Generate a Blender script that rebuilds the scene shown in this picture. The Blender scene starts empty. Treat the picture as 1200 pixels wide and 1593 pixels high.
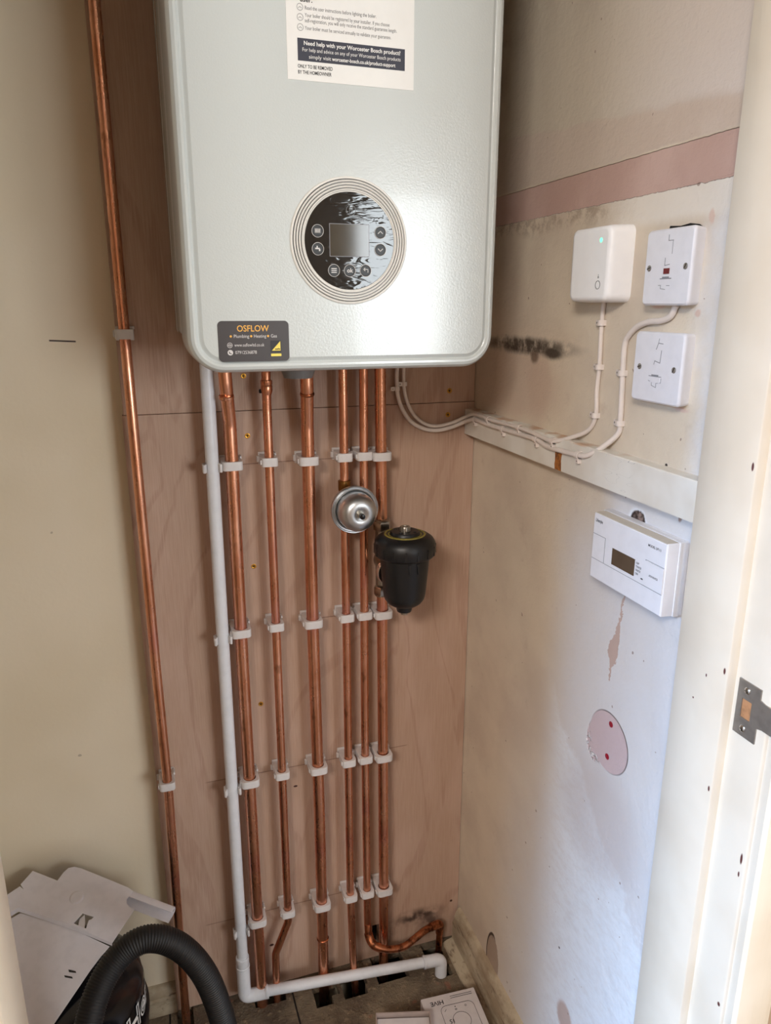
import bpy, bmesh, math, random
from mathutils import Vector, Matrix, Quaternion
PI = math.pi
random.seed(7)
SC = bpy.context.scene
COL = SC.collection

# ------------------------------------------------------------------ materials
class S:
    """a node socket with arithmetic"""
    def __init__(s, nt, sock): s.nt, s.k = nt, sock
    def _m(s, op, *o):
        n = s.nt.nodes.new('ShaderNodeMath'); n.operation = op
        for i, a in enumerate((s,) + o):
            if isinstance(a, S): s.nt.links.new(a.k, n.inputs[i])
            else: n.inputs[i].default_value = a
        return S(s.nt, n.outputs[0])
    def __add__(s, o): return s._m('ADD', o)
    def __sub__(s, o): return s._m('SUBTRACT', o)
    def __mul__(s, o): return s._m('MULTIPLY', o)
    __radd__ = __add__; __rmul__ = __mul__
    def __truediv__(s, o): return s._m('DIVIDE', o)
    def inv(s): return (s * -1.0) + 1.0
    def abs(s): return s._m('ABSOLUTE')
    def sqrt(s): return s._m('SQRT')
    def max(s, o): return s._m('MAXIMUM', o)
    def step(s, a, b):
        n = s.nt.nodes.new('ShaderNodeMapRange'); n.interpolation_type = 'SMOOTHSTEP'
        s.nt.links.new(s.k, n.inputs[0])
        for i, v in ((1, a), (2, b)):
            if isinstance(v, S): s.nt.links.new(v.k, n.inputs[i])
            else: n.inputs[i].default_value = v
        return S(s.nt, n.outputs[0])

class M:
    def __init__(s, name):
        s.mat = bpy.data.materials.new(name); s.mat.use_nodes = True
        s.nt = s.mat.node_tree; s.b = s.nt.nodes['Principled BSDF']
        s._p = None
    def pos(s, world=True):
        if world:
            g = s.nt.nodes.new('ShaderNodeNewGeometry'); v = g.outputs['Position']
        else:
            g = s.nt.nodes.new('ShaderNodeTexCoord'); v = g.outputs['Object']
        return v
    def xyz(s, v=None):
        n = s.nt.nodes.new('ShaderNodeSeparateXYZ'); s.nt.links.new(v if v is not None else s.pos(), n.inputs[0])
        return [S(s.nt, n.outputs[i]) for i in range(3)]
    def noise(s, scale, detail=3, rough=.5, vec=None, stretch=None, dist=0.0):
        v = vec if vec is not None else s.pos()
        if stretch:
            mp = s.nt.nodes.new('ShaderNodeMapping'); mp.inputs['Scale'].default_value = stretch
            s.nt.links.new(v, mp.inputs[0]); v = mp.outputs[0]
        n = s.nt.nodes.new('ShaderNodeTexNoise'); n.inputs['Scale'].default_value = scale
        n.inputs['Detail'].default_value = detail; n.inputs['Roughness'].default_value = rough
        n.inputs['Distortion'].default_value = dist
        s.nt.links.new(v, n.inputs['Vector'])
        return S(s.nt, n.outputs[0])
    def mix(s, a, b, f):
        n = s.nt.nodes.new('ShaderNodeMix'); n.data_type = 'RGBA'
        for sock, v in ((n.inputs['A'] if False else n.inputs[6], a), (n.inputs[7], b)):
            if isinstance(v, S): s.nt.links.new(v.k, sock)
            else: sock.default_value = (*v[:3], 1)
        if isinstance(f, S): s.nt.links.new(f.k, n.inputs[0])
        else: n.inputs[0].default_value = f
        return S(s.nt, n.outputs[2])
    def set(s, color=None, rough=None, metal=None, bump=None, bump_d=.001, **kw):
        for nm, v in (('Base Color', color), ('Roughness', rough), ('Metallic', metal)):
            if v is None: continue
            if isinstance(v, S): s.nt.links.new(v.k, s.b.inputs[nm])
            elif nm == 'Base Color': s.b.inputs[nm].default_value = (*v[:3], 1)
            else: s.b.inputs[nm].default_value = v
        if bump is not None:
            n = s.nt.nodes.new('ShaderNodeBump'); n.inputs['Distance'].default_value = bump_d
            s.nt.links.new(bump.k, n.inputs['Height']); s.nt.links.new(n.outputs[0], s.b.inputs['Normal'])
        for k, v in kw.items():
            s.b.inputs[k].default_value = v
        return s.mat

def lin(r, g, b):
    f = lambda c: (c/255/12.92) if c/255 <= .04045 else ((c/255+.055)/1.055)**2.4
    return (f(r), f(g), f(b))
def flat(name, rgb, rough=.5, metal=0.0, var=.06, sc=60, bump=0, **kw):
    m = M(name); c = lin(*rgb); d = tuple(x*(1-var*2) for x in c)
    n = m.noise(sc, 3, vec=m.pos(False))
    b = m.noise(300, 2, vec=m.pos(False)) if bump else None
    return m.set(m.mix(d, c, n.step(.3, .6)), rough, metal, b, bump or .001, **kw)

MT = {}
MT['white_plastic'] = flat('white_plastic', (232, 230, 228), .38, var=.02)
MT['socket_white'] = flat('socket_white', (232, 231, 237), .35, var=.02)
MT['receiver_white'] = flat('receiver_white', (248, 247, 248), .35, var=.01)
MT['clip_white'] = flat('clip_white', (214, 208, 206), .45, var=.03)
MT['cable_white'] = flat('cable_white', (228, 216, 208), .4, var=.03)
MT['waste_white'] = flat('waste_white', (222, 222, 226), .35, var=.03)
MT['thermo_white'] = flat('thermo_white', (236, 235, 240), .45, var=.02)
MT['thermo_side'] = flat('thermo_side', (214, 204, 190), .5, var=.03)
MT['black_plastic'] = flat('black_plastic', (16, 16, 18), .42, var=.05)
MT['black_gloss'] = flat('black_gloss', (14, 14, 18), .18, var=.05)
MT['black_rubber'] = flat('black_rubber', (17, 15, 16), .55, var=.1)
MT['grey_sheet'] = flat('grey_sheet', (218, 212, 216), .45, var=.03)
MT['grey_sheet_in'] = flat('grey_sheet_inside', (150, 148, 150), .5, var=.03)
MT['grey_plastic'] = flat('grey_plastic', (120, 118, 118), .5)
MT['chrome'] = flat('chrome', (205, 205, 205), .18, 1.0, var=.03)
MT['nickel'] = flat('nickel', (170, 162, 150), .28, 1.0, var=.08)
MT['steel'] = flat('steel_dull', (158, 151, 143), .42, .65, var=.08, sc=90)
MT['stainless'] = flat('stainless', (196, 198, 200), .36, 1.0, var=.04)
MT['gold_print'] = flat('gold_print', (150, 138, 62), .5, .2, var=.15, sc=200)
MT['brass'] = flat('brass', (150, 110, 60), .35, 1.0, var=.15)
MT['zinc_yellow'] = flat('zinc_yellow', (205, 150, 60), .35, .8, var=.2, sc=300)
MT['ink_black'] = flat('ink_black', (28, 28, 32), .5, var=0)
MT['ink_grey'] = flat('ink_grey', (112, 112, 114), .5, var=0)
MT['ink_pale'] = flat('ink_pale', (205, 202, 200), .5, var=0)
MT['ink_navy'] = flat('ink_navy', (45, 46, 60), .5, var=0)
MT['paper'] = flat('paper', (226, 225, 222), .5, var=.01)
MT['sticker_dark'] = flat('sticker_dark', (58, 52, 52), .4, var=.05, sc=20)
MT['gold_ink'] = flat('gold_ink', (226, 170, 70), .4, var=0)
MT['yellow_ink'] = flat('yellow_ink', (232, 210, 90), .4, var=0)
MT['red_ink'] = flat('red_plug', (160, 22, 46), .4, var=.1)
MT['neon_red'] = flat('neon_red', (120, 20, 26), .25, var=.1)
MT['lcd'] = flat('lcd', (66, 60, 50), .08, var=.05)
MT['lcd_brown'] = flat('lcd_brown', (92, 76, 60), .25, var=.05)
MT['groove_dark'] = flat('groove_dark', (38, 36, 36), .5, var=0)
MT['groove_soft'] = flat('groove_soft', (140, 140, 146), .6, var=0)
MT['dark_hole'] = flat('dark_hole', (22, 18, 15), .95, var=.2)
MT['box_white'] = flat('box_white', (206, 198, 196), .5, var=.03)
MT['box_inner'] = flat('box_inner', (168, 150, 142), .6, var=.03)
MT['raw_wood'] = flat('raw_wood', (196, 140, 96), .7, var=.15, sc=90)

def led():
    m = M('green_light'); m.b.inputs['Emission Color'].default_value = (.08, .85, .35, 1)
    m.b.inputs['Emission Strength'].default_value = 1.3
    return m.set((.3, .9, .5), .3)
MT['led'] = led()

def boiler_paint():
    m = M('boiler_enamel')
    n = m.noise(420, 2, .6)
    return m.set((.535, .57, .565), .20, 0, n, .00020, **{'Coat Weight': .25, 'Coat Roughness': .07})
MT['boiler'] = boiler_paint()

def glass_panel():
    m = M('dial_glass')
    n = m.noise(46, 1, .5, stretch=(.7, 1, 2.6), dist=2.0)
    return m.set((.014, .0135, .013), .06, 0, n, .00024)
MT['glass'] = glass_panel()

def copper(name, seed, tint=0.0):
    m = M(name); p = m.pos(False)
    a = m.noise(14, 4, .6, stretch=(1, 1, .45), vec=p, dist=.6)
    b = m.noise(70, 3, .6, stretch=(1, 1, .35), vec=p)
    c = m.mix(lin(232, 172, 142), lin(208, 142, 108), a.step(.35, .65))
    c = m.mix(c, lin(130, 84, 58), b.step(.60, .75) * .6)
    c = m.mix(c, lin(214, 140, 132), m.noise(5, 1, vec=p, stretch=(1, 1, 2)).step(.5, .7) * .5)
    r = (b * .25) + .17
    return m.set(c, r, 1.0, b, .00015)
MT['ring_white'] = flat('ring_white', (226, 224, 219), .22, var=.01)
MT['copper'] = copper('copper_aged', 1)
def copper_raw():
    m = M('copper_dull'); p = m.pos()
    b = m.noise(60, 3, .6)
    c = m.mix(lin(186, 116, 80), lin(78, 44, 30), b.step(.42, .7))
    return m.set(c, (b * .3) + .25, 1.0)
MT['copper_dull'] = copper_raw()

def ply():
    m = M('plywood'); x, y, z = m.xyz()
    big = m.noise(1.6, 3, .5, stretch=(2.2, 1, .8), dist=1.2)
    rings = (big * 42.0)._m('SINE')
    fine = m.noise(150, 3, .6, stretch=(3.0, 1, .10))
    med = m.noise(9, 3, .5, stretch=(1.6, 1, .5))
    c = m.mix(lin(186, 156, 136), lin(179, 148, 128), fine.step(.35, .65))
    c = m.mix(c, lin(200, 170, 154), med.step(.45, .7) * .45)
    c = m.mix(c, lin(160, 124, 106), rings.step(.72, 1.0) * fine.step(.25, .6) * .42)
    # pencil lines where the pipe clips were set out
    pen = None
    wob = (m.noise(3, 1) - .5) * .004
    for z0, x0, x1 in ((1.124, .15, .40), (.8245, .26, .40), (.519, .06, .45), (.1955, .04, .34)):
        l = ((z - z0) + wob).abs().step(.0006, .0014).inv() * x.step(x0-.01, x0) * x.step(x1, x1+.01).inv()
        pen = l if pen is None else pen.max(l)
    c = m.mix(c, lin(110, 76, 64), pen * .6)
    # knots, drill holes and the scorch by the soldered elbow
    def spot(cx, cz, rx, rz, s=.3):
        q = (((x - cx)/rx)*((x - cx)/rx) + ((z - cz)/rz)*((z - cz)/rz)).sqrt()
        return q.step(1-s, 1+s).inv()
    n2 = m.noise(40, 3)
    k = spot(.1619, .1065, .0045, .003).max(spot(.2235, .4741, .004, .0022)).max(spot(.5644, .1014, .003, .003))
    c = m.mix(c, lin(60, 28, 20), k)
    sc = spot(.485, .083, .05, .016, .7) * n2.step(.3, .6)
    sc = sc.max(spot(.40, .05, .03, .05, .8) * n2.step(.3, .7) * .6)
    sc = sc.max(spot(.515, .06, .02, .03, .8) * n2.step(.3, .6) * .8)
    c = m.mix(c, lin(46, 26, 20), sc * .9)
    bp = fine * .5 + rings * .1
    return m.set(c, .62, 0, bp, .0006)
MT['ply'] = ply()

def cream(name, base=(226, 211, 187), seed=0.0):
    m = M(name); x, y, z = m.xyz()
    n = m.noise(3, 3); f = m.noise(120, 2)
    c = m.mix(lin(*base), lin(base[0]-8, base[1]-9, base[2]-12), n.step(.35, .7))
    # faint scratches
    sp = m.noise(60, 0); c = m.mix(c, lin(150, 132, 112), sp.step(.87, .885) * .6)
    q = ((z - 1.325) + (x * .05)).abs().step(.0008, .0016).inv() * x.step(-.13, -.128) * x.step(-.092, -.09).inv()
    c = m.mix(c, lin(60, 46, 40), q)
    cutout_shade = x.step(.30, .34) * x.step(.5, .55).inv() * z.step(.12, .14).inv()  # shade inside the plywood cut-out, painted dark on the wall behind it
    c = m.mix(c, lin(24, 16, 12), cutout_shade)
    return m.set(c, .55, 0, n + f*.15, .0015)
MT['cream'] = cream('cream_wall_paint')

def right_wall():
    m = M('patched_wall_paint'); x, y, z = m.xyz()
    u = y * -1.0
    w1 = (m.noise(9, 4, .6) - .5); w2 = (m.noise(55, 3, .6) - .5); w3 = (m.noise(170, 2, .6) - .5)
    wz = z + w2 * .006 + w3 * .003; wu = u + w2 * .006 + w3 * .003
    ww = w1 * .06
    big = m.noise(5, 4, .6); mid = m.noise(22, 4, .65); fine = m.noise(160, 3, .6)
    base = m.mix(lin(222, 208, 188), lin(206, 190, 172), big.step(.35, .7))
    base = m.mix(base, lin(190, 170, 152), mid.step(.6, .8) * .5)
    # white filler low down and near the door frame
    fl = (z + ww * 2.0).step(.25, .95).inv() * (u + ww).step(.12, .34)
    fl = fl.max((u + ww*1.6 + w2*.02).step(.545, .60) * wz.step(1.512, 1.513).inv() * (mid * .6 + .35))
    fl = fl * (mid * .5 + .65)
    base = m.mix(base, lin(226, 226, 230), fl)
    low = ((z + ww) .step(1.02, 1.16).inv() * (u + ww).step(.26, .40)).max((z.step(1.14, 1.16).inv()) * u.step(.40, .46))
    base = m.mix(base, lin(222, 219, 220), low * (mid * .4 + .65))
    brush = m.noise(85, 4, .7, stretch=(1, .6, 1.3))
    f2 = ((z + (u - .40) * 1.0 + w1 * .10 + w2 * .05)).step(.715, .74).inv() * u.step(.30, .40)
    base = m.mix(base, lin(236, 239, 243), f2 * (brush.step(.3, .6) * .5 + .4))
    base = m.mix(base, lin(240, 240, 244), brush.step(.55, .7) * z.step(.50, .72).inv() * u.step(.35, .45) * .6)
    # pink-grey translucent patch left of the lower filler
    def disc(cu, cz, ru, rz, s=.15, warp=True):
        a = ((wu if warp else u) - cu)/ru; b = ((wz if warp else z) - cz)/rz
        return (a*a + b*b).sqrt().step(1-s, 1+s).inv()
    base = m.mix(base, lin(196, 182, 178), disc(.47, .66, .09, .09, .4) * .45)
    base = m.mix(base, lin(206, 184, 166), disc(.13, 1.26, .16, .055, .3) * .7)
    base = m.mix(base, lin(198, 172, 152), disc(.23, 1.27, .035, .05, .4) * .5)
    base = m.mix(base, m.mix(lin(206, 194, 176), lin(216, 204, 196), u.step(.25, .55)), wz.step(1.556, 1.56) * 1.0)
    # smudged band above the pink strip
    e = (z + u * .10 + w1 * .02)
    base = m.mix(base, lin(186, 164, 146), wz.step(1.556, 1.56) * e.step(1.635, 1.655).inv() * (mid.step(.3, .6) * .55 + .2) * u.step(.5, .30).inv())
    base = m.mix(base, lin(206, 188, 174), wz.step(1.556, 1.56) * e.step(1.642, 1.648).inv() * .75)
    base = m.mix(base, lin(120, 96, 78), m.noise(7, 3, .6).step(.52, .75) * z.step(1.56, 1.60) * u.step(.22, .36).inv() * .4)
    base = m.mix(base, lin(232, 224, 214), wz.step(1.470, 1.485) * wz.step(1.511, 1.512).inv() * (u + w2*.1).step(.34, .46) * .8)
    base = m.mix(base, lin(150, 128, 108), (z + w1*.04).step(1.480, 1.500) * wz.step(1.511, 1.512).inv() * m.noise(70, 4, .7).step(.42, .62) * (u + w1*.2).step(.34, .42).inv() * .6)
    base = m.mix(base, lin(214, 186, 172), (disc(.567, 1.475, .004, .008, .3).max(disc(.495, 1.384, .012, .0025, .3)).max(disc(.552, 1.271, .012, .003, .4)).max(disc(.562, 1.377, .004, .004, .3))) * .9)
    # bare pink plaster strip, edges flaked
    strip = (z + w2*.003 + w3*.0035).step(1.5095, 1.5105) * (z + w2*.002 + w3*.0015).step(1.5545, 1.5555).inv()
    pink = m.mix(lin(206, 176, 166), lin(192, 160, 149), big.step(.4, .65))
    edge = (z - 1.5105 + w3*.003).abs().step(.0, .0022).inv()
    base = m.mix(base, lin(238, 230, 222), edge * .6)
    col = m.mix(base, pink, strip)
    # soot stain
    st = disc(.175, 1.3235, .135, .0125, .45)
    st = st * m.noise(26, 4, .7).step(.33, .6)
    col = m.mix(col, lin(44, 30, 22), st.max(disc(.262, 1.317, .030, .009, .5)) * .92)
    col = m.mix(col, lin(92, 68, 52), disc(.21, 1.308, .012, .009, .5) * .8)
    # peeled streak under the thermostat
    cen = (z - .95) * .10 + .4755 + w1 * .012 - z.step(.965, .93) * .004
    wid = (z.step(.925, .985).inv() * z.step(.905, .925)) * .0075 + .0020
    pe = ((u + w2 * .012 + w3*.008) - cen).abs()._m('LESS_THAN', wid) * z.step(1.03, 1.035).inv() * z.step(.884, .886)
    col = m.mix(col, lin(196, 170, 158), pe)
    # round bare patch where a fitting stood
    ov = disc(.4775, .795, .0445, .0445, .03, False)
    ov = ov.max(disc(.449, .780, .022, .033, .10) * m.noise(150, 2).step(.4, .5))
    col = m.mix(col, lin(206, 184, 184), ov)
    # hole above the thermostat
    ho = disc(.495, 1.124, .0145, .0125, .12)
    hi = disc(.494, 1.128, .010, .007, .2)
    col = m.mix(col, lin(236, 236, 240), disc(.494, 1.124, .0185, .0155, .15))
    col = m.mix(col, lin(52, 38, 32), ho)
    col = m.mix(col, lin(150, 128, 118), hi * m.noise(90, 3).step(.4, .6))
    # chips and marks
    col = m.mix(col, lin(200, 160, 140), disc(.452, 1.152, .013, .003, .4))
    col = m.mix(col, lin(168, 140, 126), disc(.57, 1.147, .003, .004, .4))
    col = m.mix(col, lin(196, 172, 162), disc(.43, .245, .022, .028, .2) * .9)
    hl = disc(.172, .105, .026, .060, .05, True)
    hr = ((((u-.172)/.026)*((u-.172)/.026) + ((z-.105)/.06)*((z-.105)/.06)).sqrt() - 1.0).abs().step(.03, .09).inv() * u.step(.17, .185).inv()
    col = m.mix(col, lin(150, 122, 100), hl * .7)
    col = m.mix(col, lin(70, 52, 40), hr)
    cr = ((u - .166) + w2*.012).abs().step(.0006, .0018).inv() * z.step(.16, .15).inv().inv().inv() * z.step(.055, .06)
    col = m.mix(col, lin(70, 52, 40), cr * z.step(.155, .16).inv())
    specks = m.noise(95, 1).step(.785, .80)
    col = m.mix(col, lin(140, 112, 96), specks * .7)
    dots = disc(.537, 1.2035, .0022, .002, .3, False).max(disc(.40, .36, .002, .002, .3, False))
    col = m.mix(col, lin(40, 34, 32), dots)
    h = fine * .25 + mid * .8 + strip * -1.2 + ov * -1.2 + fl * .6 + brush * .25
    return m.set(col, .6, 0, h, .0022)
MT['right_wall'] = right_wall()

def joinery():
    m = M('joinery_paint'); x, y, z = m.xyz()
    n = m.noise(8, 3); f = m.noise(70, 3, .6, stretch=(1, 1, .1))
    c = m.mix(lin(240, 228, 210), lin(232, 218, 198), n.step(.4, .7))
    ch = m.noise(42, 1).step(.86, .87)
    c = m.mix(c, lin(110, 70, 56), ch * .8)
    u = y * -1.0
    for cu, cz, ru, rz in ((.6885, 1.014, .0016, .0038), (.6890, .871, .0014, .0035), (.6885, 1.234, .0016, .0045), (.7345, .812, .0016, .0070), (.7340, .792, .0012, .0035), (.7345, .613, .002, .003), (.649, .962, .0012, .0012), (.664, .997, .001, .002)):
        q = (((u - cu)/ru)*((u - cu)/ru) + ((z - cz)/rz)*((z - cz)/rz)).sqrt().step(.7, 1.2).inv() * x.step(.4, .5)
        c = m.mix(c, lin(96, 50, 46), q)
    return m.set(c, .42, 0, f * .4 + n * .4 - ch * 1.0, .001)
MT['joinery'] = joinery()
def batten_m():
    m = M('batten_paint'); x, y, z = m.xyz(); u = y * -1.0
    n = m.noise(12, 3); w = (m.noise(60, 3) - .5) * .006
    c = m.mix(lin(234, 230, 222), lin(220, 212, 200), n.step(.35, .7))
    top = z.step(1.2000, 1.2012) * x.step(.559, .563)
    c = m.mix(c, lin(196, 158, 128), top * m.noise(25, 3).step(.45, .7) * (u + w).step(.42, .5).inv())
    k = ((u + w) - .3315).abs().step(.0085, .0095).inv() * (x.step(.5625, .5635).inv()) * z.step(1.183, 1.186).inv()
    c = m.mix(c, m.mix(lin(176, 110, 50), lin(120, 70, 34), m.noise(140, 2).step(.4, .6)), k)
    d = m.noise(55, 1).step(.80, .82); c = m.mix(c, lin(70, 60, 54), d)
    pe = m.noise(40, 1, stretch=(1, .5, 2)).step(.5, .5015) * m.noise(40, 1, stretch=(1, .5, 2)).step(.503, .505).inv()
    c = m.mix(c, lin(130, 128, 130), pe * u.step(.44, .45) * u.step(.5, .51).inv() * .6)
    return m.set(c, .5, 0, n, .0015)
MT['batten'] = batten_m()

def floor_m():
    m = M('dusty_floor'); x, y, z = m.xyz()
    a = m.noise(9, 4, .6); b = m.noise(60, 4, .7); g = m.noise(200, 2, .6)
    c = m.mix(lin(132, 116, 95), lin(96, 81, 66), a.step(.35, .65))
    c = m.mix(c, lin(176, 152, 122), b.step(.55, .72) * .6)
    c = m.mix(c, lin(66, 50, 38), b.step(.42, .28) * .7)
    c = m.mix(c, lin(150, 96, 76), m.noise(22, 2).step(.66, .72) * .5)
    j = (x - .1955 - y * -.02).abs().step(.0008, .0022).inv()
    j = j.max((x + .05).abs().step(.0008, .0022).inv())
    c = m.mix(c, lin(28, 20, 15), j)
    return m.set(c, .9, 0, a * 1.0 + b * .9 + g * .5 - j * 1.0, .006)
MT['floor'] = floor_m()
def skirt_m():
    m = M('dirty_skirting'); x, y, z = m.xyz()
    a = m.noise(14, 4, .6, stretch=(1, 1, 2)); b = m.noise(90, 3)
    c = m.mix(lin(190, 176, 152), lin(160, 142, 118), a.step(.35, .6))
    c = m.mix(c, lin(96, 76, 60), m.noise(16, 4, .7, stretch=(1, .5, 3)).step(.56, .66) * z.step(.065, .09).inv() * .8)
    c = m.mix(c, lin(110, 88, 70), b.step(.62, .75) * .5)
    return m.set(c, .6, 0, a + b*.3, .002)
MT['skirt'] = skirt_m()
def drum_m():
    m = M('drum_plastic'); n = m.noise(30, 3, vec=m.pos(False))
    return m.set(m.mix(lin(30, 27, 28), lin(44, 38, 38), n.step(.4, .7)), .3, 0, n, .0006)
MT['drum'] = drum_m()
MT['hall_wall'] = flat('hall_wall_paint', (206, 184, 160), .8, var=.03, sc=4)
MT['hall_dark'] = flat('hall_brown', (176, 150, 126), .8, var=.03, sc=4)
MT['hall_floor'] = flat('hall_carpet', (120, 96, 76), .95, var=.1, sc=80)
MT['ceil'] = flat('ceiling_paint', (232, 228, 220), .8, var=.02, sc=4)

# ------------------------------------------------------------------ mesh helpers
def bm_new(): return bmesh.new()
def bx(bm, x0, x1, y0, y1, z0, z1, bev=0.0, seg=2):
    t = bmesh.new(); bmesh.ops.create_cube(t, size=1)
    for v in t.verts:
        v.co = Vector(((x0+x1)/2 + v.co.x*(x1-x0), (y0+y1)/2 + v.co.y*(y1-y0), (z0+z1)/2 + v.co.z*(z1-z0)))
    if bev: bmesh.ops.bevel(t, geom=list(t.edges), offset=bev, segments=seg, profile=.5, affect='EDGES')
    join(bm, t)
def join(bm, t, mat=None):
    if mat is not None: bmesh.ops.transform(t, matrix=mat, verts=t.verts)
    m = bpy.data.meshes.new('tmp'); t.to_mesh(m); t.free(); bm.from_mesh(m); bpy.data.meshes.remove(m)
def rings(bm, rr, cap0=True, cap1=True, closed=False):
    """loft a list of equal-length point rings"""
    vs = [[bm.verts.new(p) for p in r] for r in rr]
    n = len(vs[0]); L = len(vs)
    for i in range(L if closed else L-1):
        a, b = vs[i], vs[(i+1) % L]
        for k in range(n):
            try: bm.faces.new((a[k], a[(k+1) % n], b[(k+1) % n], b[k]))
            except ValueError: pass
    if not closed:
        if cap0: bm.faces.new(list(reversed(vs[0])))
        if cap1: bm.faces.new(vs[-1])
def frame(axis):
    a = Vector(axis).normalized()
    u = a.orthogonal().normalized(); return a, u, a.cross(u)
def lathe(bm, o, axis, prof, seg=40, u=None):
    """prof: list of (distance along axis, radius)"""
    a, uu, vv = frame(axis); o = Vector(o)
    rr = []
    for h, r in prof:
        r = max(r, 1e-5)
        rr.append([o + a*h + (uu*math.cos(2*PI*k/seg) + vv*math.sin(2*PI*k/seg))*r for k in range(seg)])
    rings(bm, rr)
def tube(bm, pts, r, seg=16, rad=None, cap=True):
    pts = [Vector(p) for p in pts]; n = len(pts)
    t = [(pts[min(i+1, n-1)] - pts[max(i-1, 0)]).normalized() for i in range(n)]
    u = t[0].orthogonal().normalized(); rr = []
    for i in range(n):
        if i:
            q = t[i-1].rotation_difference(t[i]); u = q @ u
        u = (u - t[i]*u.dot(t[i])).normalized(); v = t[i].cross(u)
        R = rad(i) if rad else r
        rr.append([pts[i] + (u*math.cos(2*PI*k/seg) + v*math.sin(2*PI*k/seg))*R for k in range(seg)])
    rings(bm, rr, cap, cap)
def smooth_path(P, n=12):
    """Catmull-Rom through the points"""
    P = [Vector(p) for p in P]; Q = [P[0]*2 - P[1]] + P + [P[-1]*2 - P[-2]]; out = []
    for i in range(1, len(Q)-2):
        a, b, c, d = Q[i-1:i+3]
        for k in range(n):
            s = k/n
            out.append(.5*((2*b) + (c-a)*s + (2*a-5*b+4*c-d)*s*s + (3*b-a-3*c+d)*s**3))
    out.append(Q[-2]); return out
def resample(P, step):
    out = [P[0]]; acc = 0.0
    for a, b in zip(P, P[1:]):
        L = (b-a).length
        while acc + L >= step:
            s = (step-acc)/L; a = a.lerp(b, s); out.append(a.copy()); L = (b-a).length; acc = 0
            if L < 1e-9: break
        acc += L
    return out
def fillet(P, rads, n=8):
    """polyline with rounded inner corners"""
    P = [Vector(p) for p in P]; out = [P[0]]
    for i in range(1, len(P)-1):
        r = rads[i-1]; a = (P[i-1]-P[i]).normalized(); b = (P[i+1]-P[i]).normalized()
        th = a.angle(b); d = min(r/math.tan(th/2), (P[i-1]-P[i]).length*.49, (P[i+1]-P[i]).length*.49)
        p0, p1 = P[i]+a*d, P[i]+b*d
        for k in range(n+1):
            s = k/n; out.append(p0*(1-s)**2 + P[i]*2*s*(1-s) + p1*s*s)
    out.append(P[-1]); return out
def prism(bm, poly, o, U, V, d, bev=0.0):
    """closed 2-D polygon in plane (U,V) at o, extruded by vector d"""
    o, U, V, d = map(Vector, (o, U, V, d)); t = bmesh.new()
    a = [t.verts.new(o + U*p[0] + V*p[1]) for p in poly]
    b = [t.verts.new(o + U*p[0] + V*p[1] + d) for p in poly]
    n = len(poly); t.faces.new(a); t.faces.new(list(reversed(b)))
    for k in range(n): t.faces.new((a[(k+1) % n], a[k], b[k], b[(k+1) % n]))
    bmesh.ops.recalc_face_normals(t, faces=t.faces)
    if bev: bmesh.ops.bevel(t, geom=[e for e in t.edges if e.calc_length() > bev*1.5], offset=bev, segments=2, affect='EDGES')
    join(bm, t)
def rr2(x0, x1, y0, y1, r, n=6):
    """rounded rectangle outline; r may be one radius or four (bl, br, tr, tl)"""
    if not isinstance(r, (tuple, list)): r = (r,)*4
    out = []
    for (cx, cy, a0, q) in ((x0, y0, PI, r[0]), (x1, y0, 1.5*PI, r[1]), (x1, y1, 0, r[2]), (x0, y1, .5*PI, r[3])):
        ccx = cx + (q if cx == x0 else -q); ccy = cy + (q if cy == y0 else -q)
        for k in range(n+1):
            a = a0 + .5*PI*k/n; out.append((ccx + q*math.cos(a), ccy + q*math.sin(a)))
    return out
def hexa(bm, o, axis, r, h, rot=0.0):
    a, u, v = frame(axis); o = Vector(o)
    def ring(hh, rr): return [o + a*hh + (u*math.cos(rot+PI/3*k) + v*math.sin(rot+PI/3*k))*rr for k in range(6)]
    rings(bm, [ring(0, r*.93), ring(h*.08, r), ring(h*.92, r), ring(h, r*.93)])

# front-facing (boiler) / right-wall frames for writing and flat marks
FRONT = (Vector((1, 0, 0)), Vector((0, 0, 1)), Vector((0, -1, 0)))
RIGHT = (Vector((0, -1, 0)), Vector((0, 0, 1)), Vector((-1, 0, 0)))
def text(bm, s, size, o, fr, bold=0.0, squash=1.0, align='LEFT', depth=.00015, width=None):
    cu = bpy.data.curves.new('t', 'FONT'); cu.body = s; cu.size = size; cu.offset = bold*size
    cu.align_x = align; cu.resolution_u = 3
    ob = bpy.data.objects.new('t', cu); COL.objects.link(ob)
    bpy.context.view_layer.update()
    dg = bpy.context.evaluated_depsgraph_get()
    me = bpy.data.meshes.new_from_object(ob.evaluated_get(dg))
    xs = [v.co.x for v in me.vertices]
    if width and xs: squash = width/(max(xs)-min(xs))
    U, V, N = fr; o = Vector(o)
    for v in me.vertices:
        v.co = o + U*v.co.x*squash + V*v.co.y + N*depth
    bm.from_mesh(me)
    bpy.data.objects.remove(ob); bpy.data.curves.remove(cu); bpy.data.meshes.remove(me)
def mark(bm, x0, x1, y0, y1, o, fr, d=.0003, r=0.0):
    """thin solid rectangle lying on a surface"""
    U, V, N = fr
    prism(bm, rr2(x0, x1, y0, y1, r, 4) if r else [(x0, y0), (x1, y0), (x1, y1), (x0, y1)], o, U, V, N*d)
def ringmark(bm, o, fr, r, w, d=.0003, seg=28):
    U, V, N = fr; o = Vector(o)
    def c(rad, h): return [o + (U*math.cos(2*PI*k/seg) + V*math.sin(2*PI*k/seg))*rad + N*h for k in range(seg)]
    rings(bm, [c(r, 0), c(r, d), c(r-w, d), c(r-w, 0)], closed=True)
def discmark(bm, o, fr, r, d=.0003, seg=24):
    lathe(bm, o, fr[2], [(0, r), (d, r)], seg)
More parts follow.
